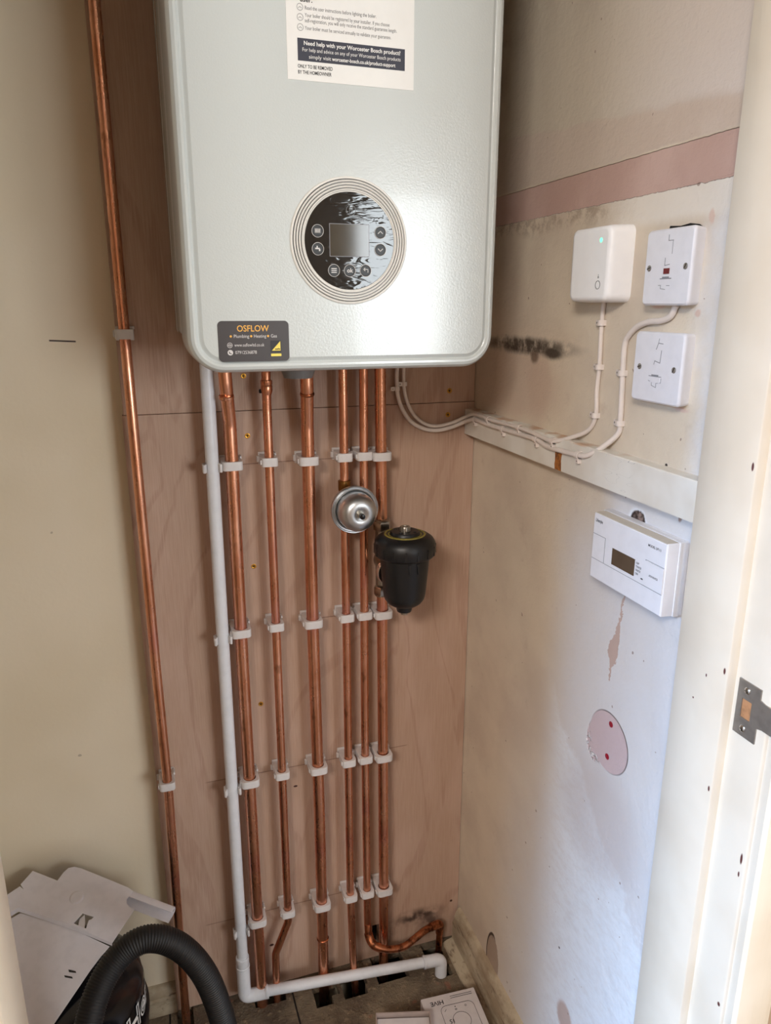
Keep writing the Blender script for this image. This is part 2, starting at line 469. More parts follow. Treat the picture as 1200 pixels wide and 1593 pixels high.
def strokemark(bm, pts, w, o, fr, d=.0003):
    U, V, N = fr
    for (a, b) in zip(pts, pts[1:]):
        A, B = Vector(a), Vector(b); t = (B-A).normalized(); n = Vector((-t.y, t.x))*w/2; e = t*w*.3
        prism(bm, [tuple(A-e+n), tuple(A-e-n), tuple(B+e-n), tuple(B+e+n)], o, U, V, N*d)

# ------------------------------------------------------------------ objects
def obj(name, bm, mat, parent=None, label=None, sharp=40, origin=None):
    me = bpy.data.meshes.new(name)
    bmesh.ops.recalc_face_normals(bm, faces=bm.faces) if not getattr(bm, 'keep', False) else None
    bm.to_mesh(me); bm.free()
    o = bpy.data.objects.new(name, me); COL.objects.link(o)
    me.materials.append(MT[mat] if isinstance(mat, str) else mat)
    me.shade_smooth(); me.set_sharp_from_angle(angle=math.radians(sharp))
    for p in me.polygons:
        if len(p.vertices) > 5: p.use_smooth = False
    if parent is not None:
        r = parent
        while r.parent: r = r.parent
        me.transform(Matrix.Translation(-Vector(r['_o']))); o.parent = parent
    else:
        if origin is None:
            cs = [v.co for v in me.vertices]
            origin = [(min(c[i] for c in cs)+max(c[i] for c in cs))/2 for i in range(2)] + [min(c[2] for c in cs)]
        me.transform(Matrix.Translation(-Vector(origin))); o.location = origin; o['_o'] = list(origin)
    if label: o['label'] = label
    return o
def thing(name, label, cat, loc, group=None):
    o = bpy.data.objects.new(name, None); COL.objects.link(o); o.location = loc; o['_o'] = list(loc)
    o.empty_display_size = .02
    o['label'] = label; o['category'] = cat
    if group: o['group'] = group
    return o
def tag(o, label, cat, group=None):
    o['label'] = label; o['category'] = cat
    if group: o['group'] = group
    return o
def struct(name, bm, mat, **k):
    o = obj(name, bm, mat, **k); o['kind'] = 'structure'; return o
def copy_tree(o, parent=None):
    c = o.copy(); COL.objects.link(c)
    if parent is not None: c.parent = parent
    for ch in list(o.children): copy_tree(ch, c)
    return c

def cells(bm, x0, x1, y0, y1, holes, put):
    """rectangle with rectangular holes, as a connected grid"""
    xs = sorted({x0, x1, *[h[i] for h in holes for i in (0, 1)]}); ys = sorted({y0, y1, *[h[i] for h in holes for i in (2, 3)]})
    xs = [x for x in xs if x0 <= x <= x1]; ys = [y for y in ys if y0 <= y <= y1]
    V = {}
    def v(i, j, k):
        if (i, j, k) not in V: V[i, j, k] = bm.verts.new(put(xs[i], ys[j], k))
        return V[i, j, k]
    solid = {}
    for i in range(len(xs)-1):
        for j in range(len(ys)-1):
            cx, cy = (xs[i]+xs[i+1])/2, (ys[j]+ys[j+1])/2
            solid[i, j] = not any(h[0] < cx < h[1] and h[2] < cy < h[3] for h in holes)
    for (i, j), s in solid.items():
        if not s: continue
        bm.faces.new((v(i, j, 0), v(i+1, j, 0), v(i+1, j+1, 0), v(i, j+1, 0)))
        bm.faces.new((v(i, j, 1), v(i, j+1, 1), v(i+1, j+1, 1), v(i+1, j, 1)))
        for (di, dj, a, b) in ((-1, 0, (i, j), (i, j+1)), (1, 0, (i+1, j+1), (i+1, j)), (0, -1, (i+1, j), (i, j)), (0, 1, (i, j+1), (i+1, j+1))):
            if not solid.get((i+di, j+dj), False):
                bm.faces.new((v(*a, 0), v(*b, 0), v(*b, 1), v(*a, 1)))

# ================================================================== the setting
WX = .582            # right-hand cupboard wall
YB = .020            # back wall
YF = -.6045          # inner side of the door frame
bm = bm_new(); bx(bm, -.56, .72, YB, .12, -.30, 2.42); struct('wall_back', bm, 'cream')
bm = bm_new(); bx(bm, WX, .72, YF-.03, YB, -.02, 2.42); struct('wall_right', bm, 'right_wall')
bm = bm_new(); bx(bm, -.56, -.44, YF-.02, YB, -.02, 2.42); struct('wall_left', bm, 'cream')
# cupboard floor with rough cut-outs for the pipes, and the dark void below
holes = [(.237, .273, -.080, -.026), (.273, .2905, -.061, -.026), (.297, .3465, -.0785, -.022), (.3465, .352, -.056, -.022),
         (.374, .443, -.066, .006), (.492, .520, -.030, .004), (.5165, .5335, -.092, .004), (.118, .182, -.041, -.008),
         (-.036, -.004, -.060, .004), (-.10, -.07, -.035, -.015)]
bm = bm_new(); cells(bm, -.44, WX, YF-.09, YB, holes, lambda x, y, k: (x, y, -.022*k)); struct('floor', bm, 'floor')
bm = bm_new(); bx(bm, -.44, .72, YF-.1, YB, -.27, -.25)
for q in ((-.47, -.44, YF-.1, YB), (WX, WX+.03, YF-.1, YB), (-.47, WX+.03, YF-.13, YF-.095)): bx(bm, *q, -.27, -.023)  # dark sides added to shut stray outside light out of the void
struct('floor', bm, 'dark_hole')
bm = bm_new(); bx(bm, -.56, .72, YF-.1, .12, 2.40, 2.46); struct('ceiling', bm, 'ceil')
# skirtings
prof = [(0, 0), (.018, 0), (.018, .055), (.0145, .060), (.0145, .066), (.011, .078), (.008, .084), (.005, .0885), (0, .090)]
bm = bm_new(); prism(bm, [(-p[0], p[1]) for p in prof], (WX, YF, 0), (1, 0, 0), (0, 0, 1), (0, -YF-.012, 0)); struct('baseboard_right', bm, 'skirt')
bm = bm_new(); prism(bm, [(-p[0]*1.1, p[1]*.68) for p in prof], (-.44, YB, 0), (0, 1, 0), (0, 0, 1), (.406, 0, 0)); struct('baseboard_back', bm, 'skirt')
bm = bm_new(); prism(bm, [(0, 0), (-.022, 0), (-.021, .004), (-.012, .009), (0, .012)], (WX-.018, YF, 0), (1, 0, 0), (0, 0, 1), (0, -YF-.012, 0)); struct('trim_1', bm, 'skirt')
# door frame: lining, stop, architrave on both sides and above
def jamb(side, sx, xl, xs, dy=0.0):
    # xl lining face, xs stop face, sx direction away from the opening
    b = bm_new()
    poly = [(xs, -.607), (xs, -.682), (xs+sx*.0015, -.6835), (xl, -.6835), (xl, -.7285), (xl+sx*.0022, -.7310), (xl+sx*.03, -.7310), (xl+sx*.03, -.6045), (xs+sx*.002, -.6045)]
    poly = [(a, b_ + dy) for a, b_ in poly]
    prism(b, poly, (0, 0, 0), (1, 0, 0), (0, 1, 0), (0, 0, 2.0))
    struct('door_1', b, 'joinery', sharp=50)
    b = bm_new()
    a = xl + sx*.0045
    poly = [(a, -.731), (a, -.741), (a+sx*.004, -.7445), (a+sx*.045, -.7445), (a+sx*.054, -.740), (a+sx*.060, -.738), (a+sx*.060, -.731)]
    poly = [(p, b_ + dy) for p, b_ in poly]
    prism(b, poly, (0, 0, 0), (1, 0, 0), (0, 1, 0), (0, 0, 2.06))
    struct('trim_2', b, 'joinery', sharp=30)
jamb('right', 1, .5720, .5600, -.0097)
jamb('left', -1, -.168, -.156)
bm = bm_new(); bx(bm, -.20, .602, -.731, -.612, 1.98, 2.02); struct('trim_3', bm, 'joinery')
bm = bm_new(); bx(bm, -.236, .640, -.7445, -.731, 1.99, 2.06); struct('trim_3', bm, 'joinery')
# the hall in front of the cupboard
bm = bm_new(); bx(bm, .602, 2.5, -.740, -.64, 0, 2.42); struct('wall_hall', bm, 'hall_dark')
bm = bm_new(); bx(bm, -1.7, -.199, -.731, -.64, 0, 2.42); struct('wall_hall', bm, 'hall_wall')
bm = bm_new(); bx(bm, -.199, .612, -.731, -.64, 2.02, 2.42); struct('wall_hall', bm, 'hall_wall')
bm = bm_new(); bx(bm, -1.8, 2.6, -3.5, -.6946, -.03, -.001); struct('floor', bm, 'hall_floor')
bm = bm_new(); bx(bm, -1.8, 2.6, -3.5, -.6, 2.42, 2.5); struct('ceiling', bm, 'ceil')
bm = bm_new(); cells(bm, -1.8, 2.6, 0, 2.42, [(1.12, 2.30, .85, 1.99)], lambda x, z, k: (x, -3.40-.1*k, z)); struct('wall_hall', bm, 'hall_wall')
bm = bm_new(); cells(bm, -3.5, -.64, 0, 2.42, [(-2.05, -1.02, .05, 1.95)], lambda y, z, k: (-1.7-.1*k, y, z)); struct('wall_hall', bm, 'hall_wall')
bm = bm_new(); bx(bm, 2.5, 2.6, -3.5, -.64, 0, 2.42); struct('wall_hall', bm, 'hall_wall')
def window_bars(name, pts, put):
    b = bm_new()
    for (a0, a1, c0, c1) in pts:
        x0, x1, y0, y1, z0, z1 = put(a0, a1, c0, c1); bx(b, x0, x1, y0, y1, z0, z1, .004)
    struct(name, b, 'joinery')
window_bars('window_1', [(1.12, 1.16, .85, 1.99), (2.26, 2.30, .85, 1.99), (1.16, 2.26, .85, .89), (1.16, 2.26, 1.95, 1.99), (1.69, 1.73, .89, 1.95)],
            lambda a0, a1, c0, c1: (a0, a1, -3.47, -3.42, c0, c1))

# plywood backing boards
bm = bm_new(); bx(bm, -.0315, WX-.001, .0015, YB, 1.2145, 2.40, .0006, 1)
tag(obj('plywood_board', bm, 'ply'), 'upper sheet of reddish plywood fixed behind the white boiler', 'board')
bm = bm_new(); cells(bm, -.0335, WX-.001, .004, 1.2138, [(.3795, .3955, .028, .089)], lambda x, z, k: (x, .0 + (YB-.0003)*k, z))
tag(obj('plywood_board', bm, 'ply'), 'lower sheet of reddish plywood behind the row of copper pipes', 'board')

# ================================================================== boiler
BX0, BX1, BZ0, BZ1, BF = .0575, .4630, 1.3035, 2.05, -.310
t = thing('boiler', 'large glossy white wall hung boiler above the copper pipes', 'boiler', ((BX0+BX1)/2, -.16, BZ0))
bm = bm_new()
bx(bm, BX0+.001, BX1-.001, -.20, -.060, 1.345, BZ1, .004); bx(bm, BX0+.003, BX1-.003, -.061, -.058, 1.347, BZ1-.002); bx(bm, BX0+.001, BX1-.001, -.059, -.012, 1.345, BZ1, .003)
obj('rear_casing', bm, 'boiler', t)
bm = bm_new(); rr = []
for ins, y in ((.004, -.195), (0, -.190), (0, -.296), (.0012, -.3025), (.0042, -.3073), (.0078, -.3092),
               (.0105, -.3090), (.0122, -.3074), (.0134, -.3066), (.0146, -.3070), (.0165, -.3090), (.0185, -.3100)):
    rr.append([Vector((p[0], y, p[1])) for p in rr2(BX0+ins, BX1-ins, BZ0+ins, BZ1-ins, max(.043-ins, .012), 14)])
rings(bm, rr)
cover = obj('front_cover', bm, 'boiler', t, sharp=30)
bm = bm_new()
lathe(bm, (.233, -.10, 1.346), (0, 0, -1), [(0, .026), (.060, .026), (.070, .022), (.070, .010)], 32)
obj('condensate_trap', bm, 'grey_plastic', t, 'grey plastic cup under the casing')
# control dial
DC = Vector((.2597, BF, 1.4605))
bm = bm_new(); pr = [(-.0015, .0748), (.0014, .0746), (.0026, .0735), (.0028, .0722), (.0012, .0712)]
r = .0708
for k in range(4):
    pr += [(.0014, r), (.0030, r-.0004), (.0036, r-.0012), (.0030, r-.0021), (.0014, r-.0025)]
    r -= .0033
pr += [(.0018, .0574), (.0018, .0560)]
lathe(bm, DC, (0, -1, 0), pr, 96)
dial = obj('dial_ring', bm, 'ring_white', t, 'ridged white ring round the control dial', sharp=25)
bm = bm_new()
for r in (.0712, .0679, .0646, .0613): ringmark(bm, DC + Vector((0, -.0012, 0)), FRONT, r, .0014, .0010, 96)
obj('dial_groove', bm, 'groove_dark', dial)
bm = bm_new(); lathe(bm, DC, (0, -1, 0), [(.0, .0570), (.0026, .0570), (.0030, .0566)], 96)
glass = obj('control_panel', bm, 'glass', t, 'glossy black round control panel', sharp=25)
GY = BF - .0030
bm = bm_new(); mark(bm, .2335, .2842, 1.4425, 1.4808, (0, GY, 0), FRONT, .0004)
obj('display_frame', bm, 'groove_soft', glass)
bm = bm_new(); mark(bm, .2342, .2835, 1.4432, 1.4801, (0, GY-.0003, 0), FRONT, .0004)
obj('display', bm, 'lcd', glass, 'blank grey-brown display')
btn = {'rad': (.2188, 1.4716), 'tap': (.2187, 1.4510), 'menu': (.2385, 1.4261), 'ok': (.2588, 1.4261), 'back': (.2793, 1.4264), 'up': (.2987, 1.4718), 'dn': (.2987, 1.4515)}
for k, (x, z) in btn.items():
    o = (x, GY, z)
    bm = bm_new(); lathe(bm, o, (0, -1, 0), [(0, .0072), (.0006, .0072), (.0008, .0068), (.0006, .0060)], 28)
    b = obj('button', bm, 'black_plastic', glass)
    bm = bm_new(); ringmark(bm, (x, GY-.0006, z), FRONT, .0075, .0005, .0003)
    q = (x, GY-.0007, z)
    if k == 'rad':
        for i in range(4): mark(bm, -.0034+i*.0018, -.0022+i*.0018, -.0024, .0026, q, FRONT)
        mark(bm, -.0036, .0036, .0012, .0020, q, FRONT); mark(bm, -.0036, .0036, -.0020, -.0012, q, FRONT)
    elif k == 'tap':
        mark(bm, -.0035, .0022, -.0004, .0012, q, FRONT); mark(bm, .0012, .0030, -.0026, .0002, q, FRONT); mark(bm, -.0016, -.0002, .0012, .0034, q, FRONT)
    elif k == 'menu':
        for i in (-1, 0, 1): mark(bm, -.0034, .0034, i*.0022-.0005, i*.0022+.0005, q, FRONT)
    elif k == 'ok': text(bm, 'ok', .0072, (x, q[1], z-.0020), FRONT, .02, 1, 'CENTER', .0002)
    elif k == 'back': strokemark(bm, [(.003, -.002), (.003, .0016), (-.0026, .0016)], .0008, q, FRONT); strokemark(bm, [(-.0008, .0032), (-.0028, .0016), (-.0008, 0)], .0008, q, FRONT)
    elif k == 'up': strokemark(bm, [(-.003, -.0012), (0, .0016), (.003, -.0012)], .0009, q, FRONT)
    else: strokemark(bm, [(-.003, .0012), (0, -.0016), (.003, .0012)], .0009, q, FRONT)
    obj('symbol', bm, 'ink_pale', b)
bm = bm_new(); ringmark(bm, (.2612, GY, 1.4965), FRONT, .0062, .0006, .0002); strokemark(bm, [(-.002, -.003), (-.002, .003)], .0006, (.2612, GY, 1.4965), FRONT); strokemark(bm, [(.002, -.003), (.002, .003)], .0006, (.2612, GY, 1.4965), FRONT); strokemark(bm, [(-.002, 0), (.002, 0)], .0006, (.2612, GY, 1.4965), FRONT)
obj('emblem', bm, 'ink_grey', glass)

# paper instruction label
PY = BF - .0001
lab = thing('paper_label', 'white paper instruction label stuck high on the boiler front', 'label', (.265, PY, 1.634))
bm = bm_new(); mark(bm, .1885, .3418, 1.6343, 1.80, (0, PY, 0), FRONT, .0004); obj('sheet', bm, 'paper', lab)
QY = PY - .0004
bm = bm_new(); mark(bm, .2008, .3303, 1.6543, 1.6772, (0, QY, 0), FRONT, .0002); ban = obj('banner', bm, 'ink_navy', lab, 'dark banner with white writing')
bm = bm_new(); o = QY - .0003
text(bm, 'Need help with your Worcester Bosch product?', .006, (.2078, o, 1.6705), FRONT, .02, width=.1165)
text(bm, 'simply visit', .0055, (.2135, o, 1.6572), FRONT, 0, width=.026)
text(bm, 'worcester-bosch.co.uk/product-support', .0055, (.2410, o, 1.6572), FRONT, .02, width=.0775)
text(bm, 'For help and advice on any of your Worcester Bosch products', .0055, (.2060, o, 1.6640), FRONT, 0, width=.1185)
obj('lettering', bm, 'paper', ban)
bm = bm_new(); o = QY - .0001
text(bm, 'ONLY TO BE REMOVED', .0052, (.2004, o, 1.6470), FRONT, .015, width=.041)
text(bm, 'BY THE HOMEOWNER', .0052, (.2004, o, 1.6410), FRONT, .015, width=.0395)
obj('lettering', bm, 'ink_black', lab)
bm = bm_new(); text(bm, 'user.', .0075, (.2045, o, 1.7135), FRONT, .02); obj('heading', bm, 'ink_black', lab)
bm = bm_new()
text(bm, 'Read the user instructions before lighting the boiler.', .0055, (.2100, o, 1.7060), FRONT, 0, width=.0845)
text(bm, 'Your boiler should be registered by your installer. If you choose', .0055, (.2100, o, 1.6988), FRONT, 0, width=.101)
text(bm, 'self-registration, you will only receive the standard guarantee length.', .0055, (.2098, o, 1.6935), FRONT, 0, width=.110)
text(bm, 'Your boiler must be serviced annually to validate your guarantee.', .0055, (.2098, o, 1.6860), FRONT, 0, width=.103)
for z in (1.7080, 1.6980, 1.6880):
    ringmark(bm, (.2046, QY, z), FRONT, .0036, .0004)
    strokemark(bm, [(-.0018, -.001), (0, .0004), (.0018, -.001)], .0004, (.2046, QY, z), FRONT)
obj('small_print', bm, 'ink_grey', lab)

# installer's sticker
st = thing('installer_sticker', 'dark rounded installer sticker at the bottom left corner of the boiler', 'sticker', (.1365, PY, 1.317))
bm = bm_new(); prism(bm, rr2(.0930, .1800, 1.3175, 1.3662, .0055, 6), (0, PY, 0), (1, 0, 0), (0, 0, 1), (0, -.0004, 0)); obj('backing', bm, 'sticker_dark', st)
bm = bm_new(); text(bm, 'OSFLOW', .0105, (.1160, QY-.0002, 1.3537), FRONT, .01, width=.039)
discmark(bm, (.1085, QY, 1.3480), FRONT, .0014); discmark(bm, (.1332, QY, 1.3480), FRONT, .0014); discmark(bm, (.1540, QY, 1.3480), FRONT, .0014)
obj('gold_lettering', bm, 'gold_ink', st)
bm = bm_new(); o = QY - .0002
text(bm, 'Plumbing', .0056, (.1118, o, 1.3462), FRONT, 0, width=.0185)
text(bm, 'Heating', .0056, (.1362, o, 1.3462), FRONT, 0, width=.0150)
text(bm, 'Gas', .0056, (.1572, o, 1.3462), FRONT, 0, width=.0075)
text(bm, 'www.osflowltd.co.uk', .0056, (.1123, o, 1.3357), FRONT, 0, width=.0365)
text(bm, '07912536878', .0056, (.1128, o, 1.3268), FRONT, 0, width=.0262)
ringmark(bm, (.1068, QY, 1.3374), FRONT, .0032, .0005); ringmark(bm, (.1068, QY, 1.3374), FRONT, .0016, .0004); strokemark(bm, [(-.003, 0), (.003, 0)], .0004, (.1068, QY, 1.3374), FRONT)
discmark(bm, (.1070, QY, 1.3286), FRONT, .0033)
obj('white_lettering', bm, 'ink_pale', st)
bm = bm_new(); strokemark(bm, [(-.0013, .0012), (-.001, -.0008), (.0012, -.0014)], .0009, (.1070, QY-.0003, 1.3286), FRONT); obj('telephone_symbol', bm, 'ink_black', st)
bm = bm_new(); mark(bm, .1568, .1695, 1.3285, 1.3425, (0, QY, 0), FRONT); bd = obj('badge', bm, 'ink_black', st)
bm = bm_new(); prism(bm, [(.1580, 1.3302), (.1688, 1.3302), (.1688, 1.3418)], (0, QY-.0003, 0), (1, 0, 0), (0, 0, 1), (0, -.0003, 0))
tri = obj('badge_triangle', bm, 'yellow_ink', bd)
bm = bm_new(); text(bm, 'safe', .0034, (.1618, QY-.0007, 1.3312), FRONT, .02, width=.0065); obj('lettering', bm, 'ink_black', tri)
bm = bm_new(); mark(bm, .1568, .1698, 1.3234, 1.3266, (0, QY, 0), FRONT, r=.0006); obj('badge_strip', bm, 'yellow_ink', st)

# ================================================================== pipes
PR = {'22': .0108, '15': .0075}
def pipe(pts, r, label, rads=None, mat='copper'):
    P = fillet(pts, rads or [.03]*(len(pts)-2)) if len(pts) > 2 else [Vector(p) for p in pts]
    b = bm_new()
    full = []
    for a, c in zip(P, P[1:]):
        n = max(1, int((c-a).length/.08)); full += [a.lerp(c, k/n) for k in range(n)]
    full.append(P[-1])
    tube(b, full, r, 24); return b
YP = -.035
t1 = thing('copper_pipe', 'thick copper pipe furthest left under the boiler, next to the white waste pipe', 'pipe', (.131, YP, 0), 'copper pipes under the boiler')
bm = pipe([(.1235, -.062, 1.344), (.1260, -.056, 1.262), (.1312, YP, 1.20), (.1306, YP, .81), (.1318, YP, .23), (.1335, YP, -.20)], PR['22'], '', [.05, .05, .5, .5])
obj('tube', bm, 'copper', t1)
bm = bm_new(); lathe(bm, (.1258, -.0563, 1.248), (.06, .25, -1), [(0, .0112), (.001, .0122), (.005, .0122), (.006, .0112)], 28); obj('joint_ring', bm, 'copper', t1)
t2 = thing('copper_pipe', 'thin copper pipe second from left, bending sideways just above the floor', 'pipe', (.162, YP, 0), 'copper pipes under the boiler')
bm = pipe([(.1930, -.040, 1.344), (.1926, YP, 1.22), (.1926, YP, .81), (.1925, YP, .190), (.1640, YP, .118), (.1610, YP, -.20)], PR['15'], '', [.2, .5, .035, .03]); obj('tube', bm, 'copper', t2)
bm = bm_new(); lathe(bm, (.1929, -.038, 1.268), (0, .03, -1), [(0, .0085), (.001, .0096), (.007, .0096), (.0085, .0088), (.010, .0096), (.018, .0096), (.021, .0086), (.024, .0078)], 28)
j = obj('compression_joint', bm, 'copper', t2)
bm = bm_new(); lathe(bm, (.1845, -.036, 1.250), (-1, 0, 0), [(0, .0035), (.003, .0035), (.004, .002)], 16); obj('drain_plug', bm, 'dark_hole', t2)
t3 = thing('copper_pipe', 'thick copper pipe third from left, in the middle of the row', 'pipe', (.261, YP, 0), 'copper pipes under the boiler')
bm = pipe([(.2560, -.055, 1.344), (.2565, -.052, 1.255), (.2590, YP, 1.19), (.2590, YP, .84), (.2622, YP, .45), (.2625, YP, -.20)], PR['22'], '', [.05, .05, .5, .5]); obj('tube', bm, 'copper', t3)
bm = bm_new(); lathe(bm, (.2625, YP, .128), (0, 0, -1), [(0, .0112), (.001, .0124), (.0035, .0118), (.004, .0112)], 28); obj('joint_ring', bm, 'copper_dull', t3)
bm = bm_new(); lathe(bm, (.2567, -.051, 1.247), (.05, .25, -1), [(0, .0112), (.001, .0120), (.004, .0120), (.005, .0112)], 28); obj('joint_ring', bm, 'copper_dull', t3)
t4 = thing('copper_pipe', 'thin copper pipe fourth from left, passing behind the round steel vessel', 'pipe', (.322, YP, 0), 'copper pipes under the boiler')
bm = pipe([(.3216, YP, 1.344), (.3219, YP, .83), (.3222, YP, .23), (.3240, -.045, .06), (.3290, -.068, -.12)], PR['15'], '', [.5, .5, .1]); obj('tube', bm, 'copper', t4)
bm = bm_new(); lathe(bm, (.3218, YP, 1.092), (0, 0, -1), [(0, .0095), (.001, .0112), (.016, .0112), (.020, .0100), (.050, .0100), (.054, .0112), (.070, .0112), (.071, .0095)], 28); obj('tee_fitting', bm, 'brass', t4)
t5 = thing('copper_pipe', 'thin copper pipe fifth from left, ending in the bent loop above the floor', 'pipe', (.358, YP, .07), 'copper pipes under the boiler')
bm = pipe([(.3578, YP, 1.344), (.3563, YP, .83), (.3560, YP, .54), (.3585, YP, .160), (.3590, YP, .130)], PR['15'], '', [.5, .5, .5]); obj('tube', bm, 'copper', t5)
bm = bm_new()
L = smooth_path([(.3590, -.036, .134), (.3592, -.044, .110), (.3665, -.056, .096), (.3860, -.061, .0850), (.4080, -.061, .0770), (.4330, -.059, .0745), (.4560, -.053, .0790), (.4780, -.045, .0830), (.4960, -.039, .0830), (.5120, -.034, .0800)], 8)
tube(bm, L, .0074, 20)
obj('bent_tail', bm, 'copper_dull', t5)
bm = bm_new()
tube(bm, L[6:22], .0088, 20)
obj('elbow', bm, 'copper_dull', t5, 'soldered elbow at the left end of the loop'); bm = bm_new()
E1 = fillet([(.5020, -.037, .0825), (.5270, -.030, .0790), (.5270, -.026, .050)], [.012])
tube(bm, E1, .0088, 20); obj('elbow', bm, 'copper_dull', t5, 'soldered elbow darkened by heat'); bm = bm_new(); tube(bm, [(.5270, -.027, .054), (.5255, -.020, -.10)], .0070, 16)
obj('floor_stub', bm, 'copper_dull', t5)
t6 = thing('copper_pipe', 'thick copper pipe furthest right, broken by the black filter', 'pipe', (.392, YP, 0), 'copper pipes under the boiler')
bm = pipe([(.3868, YP, 1.344), (.3878, YP, 1.20), (.3900, YP, 1.000)], .0099, '', [.5]); obj('tube', bm, 'copper', t6)
bm = pipe([(.3905, YP, .872), (.3926, YP, .54), (.3944, YP, .23), (.3944, YP, -.2)], .0099, '', [.5, .5]); obj('tube', bm, 'copper', t6)
t7 = thing('copper_pipe', 'long copper pipe running alone up the left edge of the plywood', 'pipe', (-.018, YP, 0))
bm = pipe([(-.0180, YP, 2.39), (-.0178, YP, 1.36), (-.0158, YP, .78), (-.0135, YP, .55), (-.0170, YP, .25), (-.0200, YP, -.2)], .0082, '', [.5]*4); obj('tube', bm, 'copper', t7)

# white plastic waste pipe
w = thing('waste_pipe', 'white plastic waste pipe running down and then along the floor to the right', 'pipe', (.0985, YP, 0))
bm = bm_new(); tube(bm, [(.1000, YP, 1.344), (.0988, YP, .82), (.0982, YP, .10)], .0107, 28); obj('vertical_tube', bm, 'waste_white', w)
A = Vector((.0975, -.0385, .0395)); B = Vector((.5110, -.0770, .0330))
bm = bm_new(); tube(bm, [A.lerp(B, .05), A.lerp(B, .95)], .0107, 28); obj('horizontal_tube', bm, 'waste_white', w)
bm = bm_new(); lathe(bm, (.0978, -.036, .134), (0, 0, -1), [(0, .0120), (.001, .0130), (.021, .0130), (.022, .0122)], 32); obj('coupler', bm, 'waste_white', w)
def elbow(name, P, rad, r, lips):
    b = bm_new(); F = fillet(P, [rad], 10); tube(b, F, r, 28)
    for (p, d) in lips: lathe(b, p, d, [(0, r*.98), (.0008, r*1.05), (.004, r*1.05), (.005, r)], 28)
    return obj(name, b, 'waste_white', w)
D = (B-A).normalized()
elbow('elbow', [(.0978, -.036, .1135), A+Vector((0, 0, -.004)), A+D*.048+Vector((0, 0, -.002))], .011, .0131, [((.0978, -.036, .113), (0, 0, -1)), (A+D*.046, -D)])
elbow('elbow', [B-D*.040, B, B+Vector((-.003, -.006, -.034))], .011, .0128, [(B-D*.040, D)])
bm = bm_new(); lathe(bm, B+Vector((-.003, -.006, -.030)), (-.05, -.1, -1), [(0, .0118), (.008, .0114), (.016, .0090), (.030, .0088)], 28); obj('outlet_stub', bm, 'waste_white', w)

# pipe clips --------------------------------------------------------
def clip_parts(r, t):
    """hinged clip round a pipe of radius r whose centre stands .035 off the board; local origin on the board"""
    n = 48; W = r + .0062; yf = -(.035 + r + .0042); rc = r + .0008
    out, inn = [], []
    for k in range(n):
        a = 2*PI*k/n; c, s = math.cos(a), math.sin(a)
        inn.append((rc*c, -.035 + rc*s))
        # superellipse-ish block outline around the pipe centre, longer to the board
        m = 5.0; q = (abs(c)**m + abs(s)**m)**(-1/m)
        ox = W*q*c; oy = q*s*(.034 if s > 0 else (-.035-yf))
        out.append((ox, -.035 + oy))
    H = .0072; b = bm_new()
    def rg(P, z, sc=1.0): return [Vector((p[0]*sc, p[1]*1.0, z)) for p in P]
    rings(b, [rg(inn, -H), rg(out, -H, .97), rg(out, -H+.001), rg(out, H-.001), rg(out, H, .97), rg(inn, H)], closed=True)
    obj('body', b, 'clip_white', t)
    b = bm_new(); bx(b, -W-.0035, -W+.001, -.012, -.006, -H*.7, H*.7, .0008); obj('hinge', b, 'clip_white', t)
    b = bm_new(); bx(b, W-.002, W+.0012, -.020, -.004, H-.001, H+.0035, .0008); obj('lug', b, 'clip_white', t)
    b = bm_new(); bx(b, -W-.002, -W+.001, -.042, -.034, -H*.55, H*.55, .0008); obj('latch', b, 'clip_white', t)
    b = bm_new(); bx(b, -W*.98, W*.98, -.003, 0, -H-.0035, H+.0035, .001); obj('base', b, 'clip_white', t)
def make_clip(r):
    t = bpy.data.objects.new('pipe_clip', None); COL.objects.link(t); t['_o'] = [0, 0, 0]; t.empty_display_size = .01
    clip_parts(r, t); return t
protos = {'22': make_clip(PR['22']), '15': make_clip(PR['15'])}
fresh = {'22': True, '15': True}
rows = [(1.1312, 'top row'), (.8335, 'second row'), (.5310, 'third row'), (.2130, 'bottom row')]
cols = [('22', (.1310, .1306, .1318, .1318), 'on the thick pipe beside the white waste pipe'), ('15', (.1926, .1926, .1922, .1925), 'on the second copper pipe from the left'),
        ('22', (.2586, .2590, .2618, .2620), 'on the thick middle copper pipe'), ('15', (.3217, .3219, .3220, .3222), 'on the copper pipe behind the steel vessel'),
        ('15', (.3572, .3563, .3560, .3582), 'on the pipe just left of the filter pipe'), ('22', (.3882, .3912, .3926, .3944), 'on the copper pipe carrying the filter')]
def place_clip(kind, loc, label, group):
    o = protos[kind] if fresh[kind] else copy_tree(protos[kind])
    fresh[kind] = False
    o.location = loc; o['label'] = label; o['category'] = 'pipe clip'; o['group'] = group
for ri, (z, rn) in enumerate(rows):
    for kind, xs, cn in cols:
        zz = z + (.002 if kind == '15' else 0)
        place_clip(kind, (xs[ri], -.0002, zz), '%s white pipe clip %s' % (rn, cn), 'white clips on the row of copper pipes')
place_clip('15', (-.0178, -.0002, 1.3420), 'white pipe clip on the lone left pipe, level with the boiler bottom', 'clips on the lone left pipe')
place_clip('15', (-.0145, -.0002, .5560), 'white pipe clip low down on the lone left pipe', 'clips on the lone left pipe')
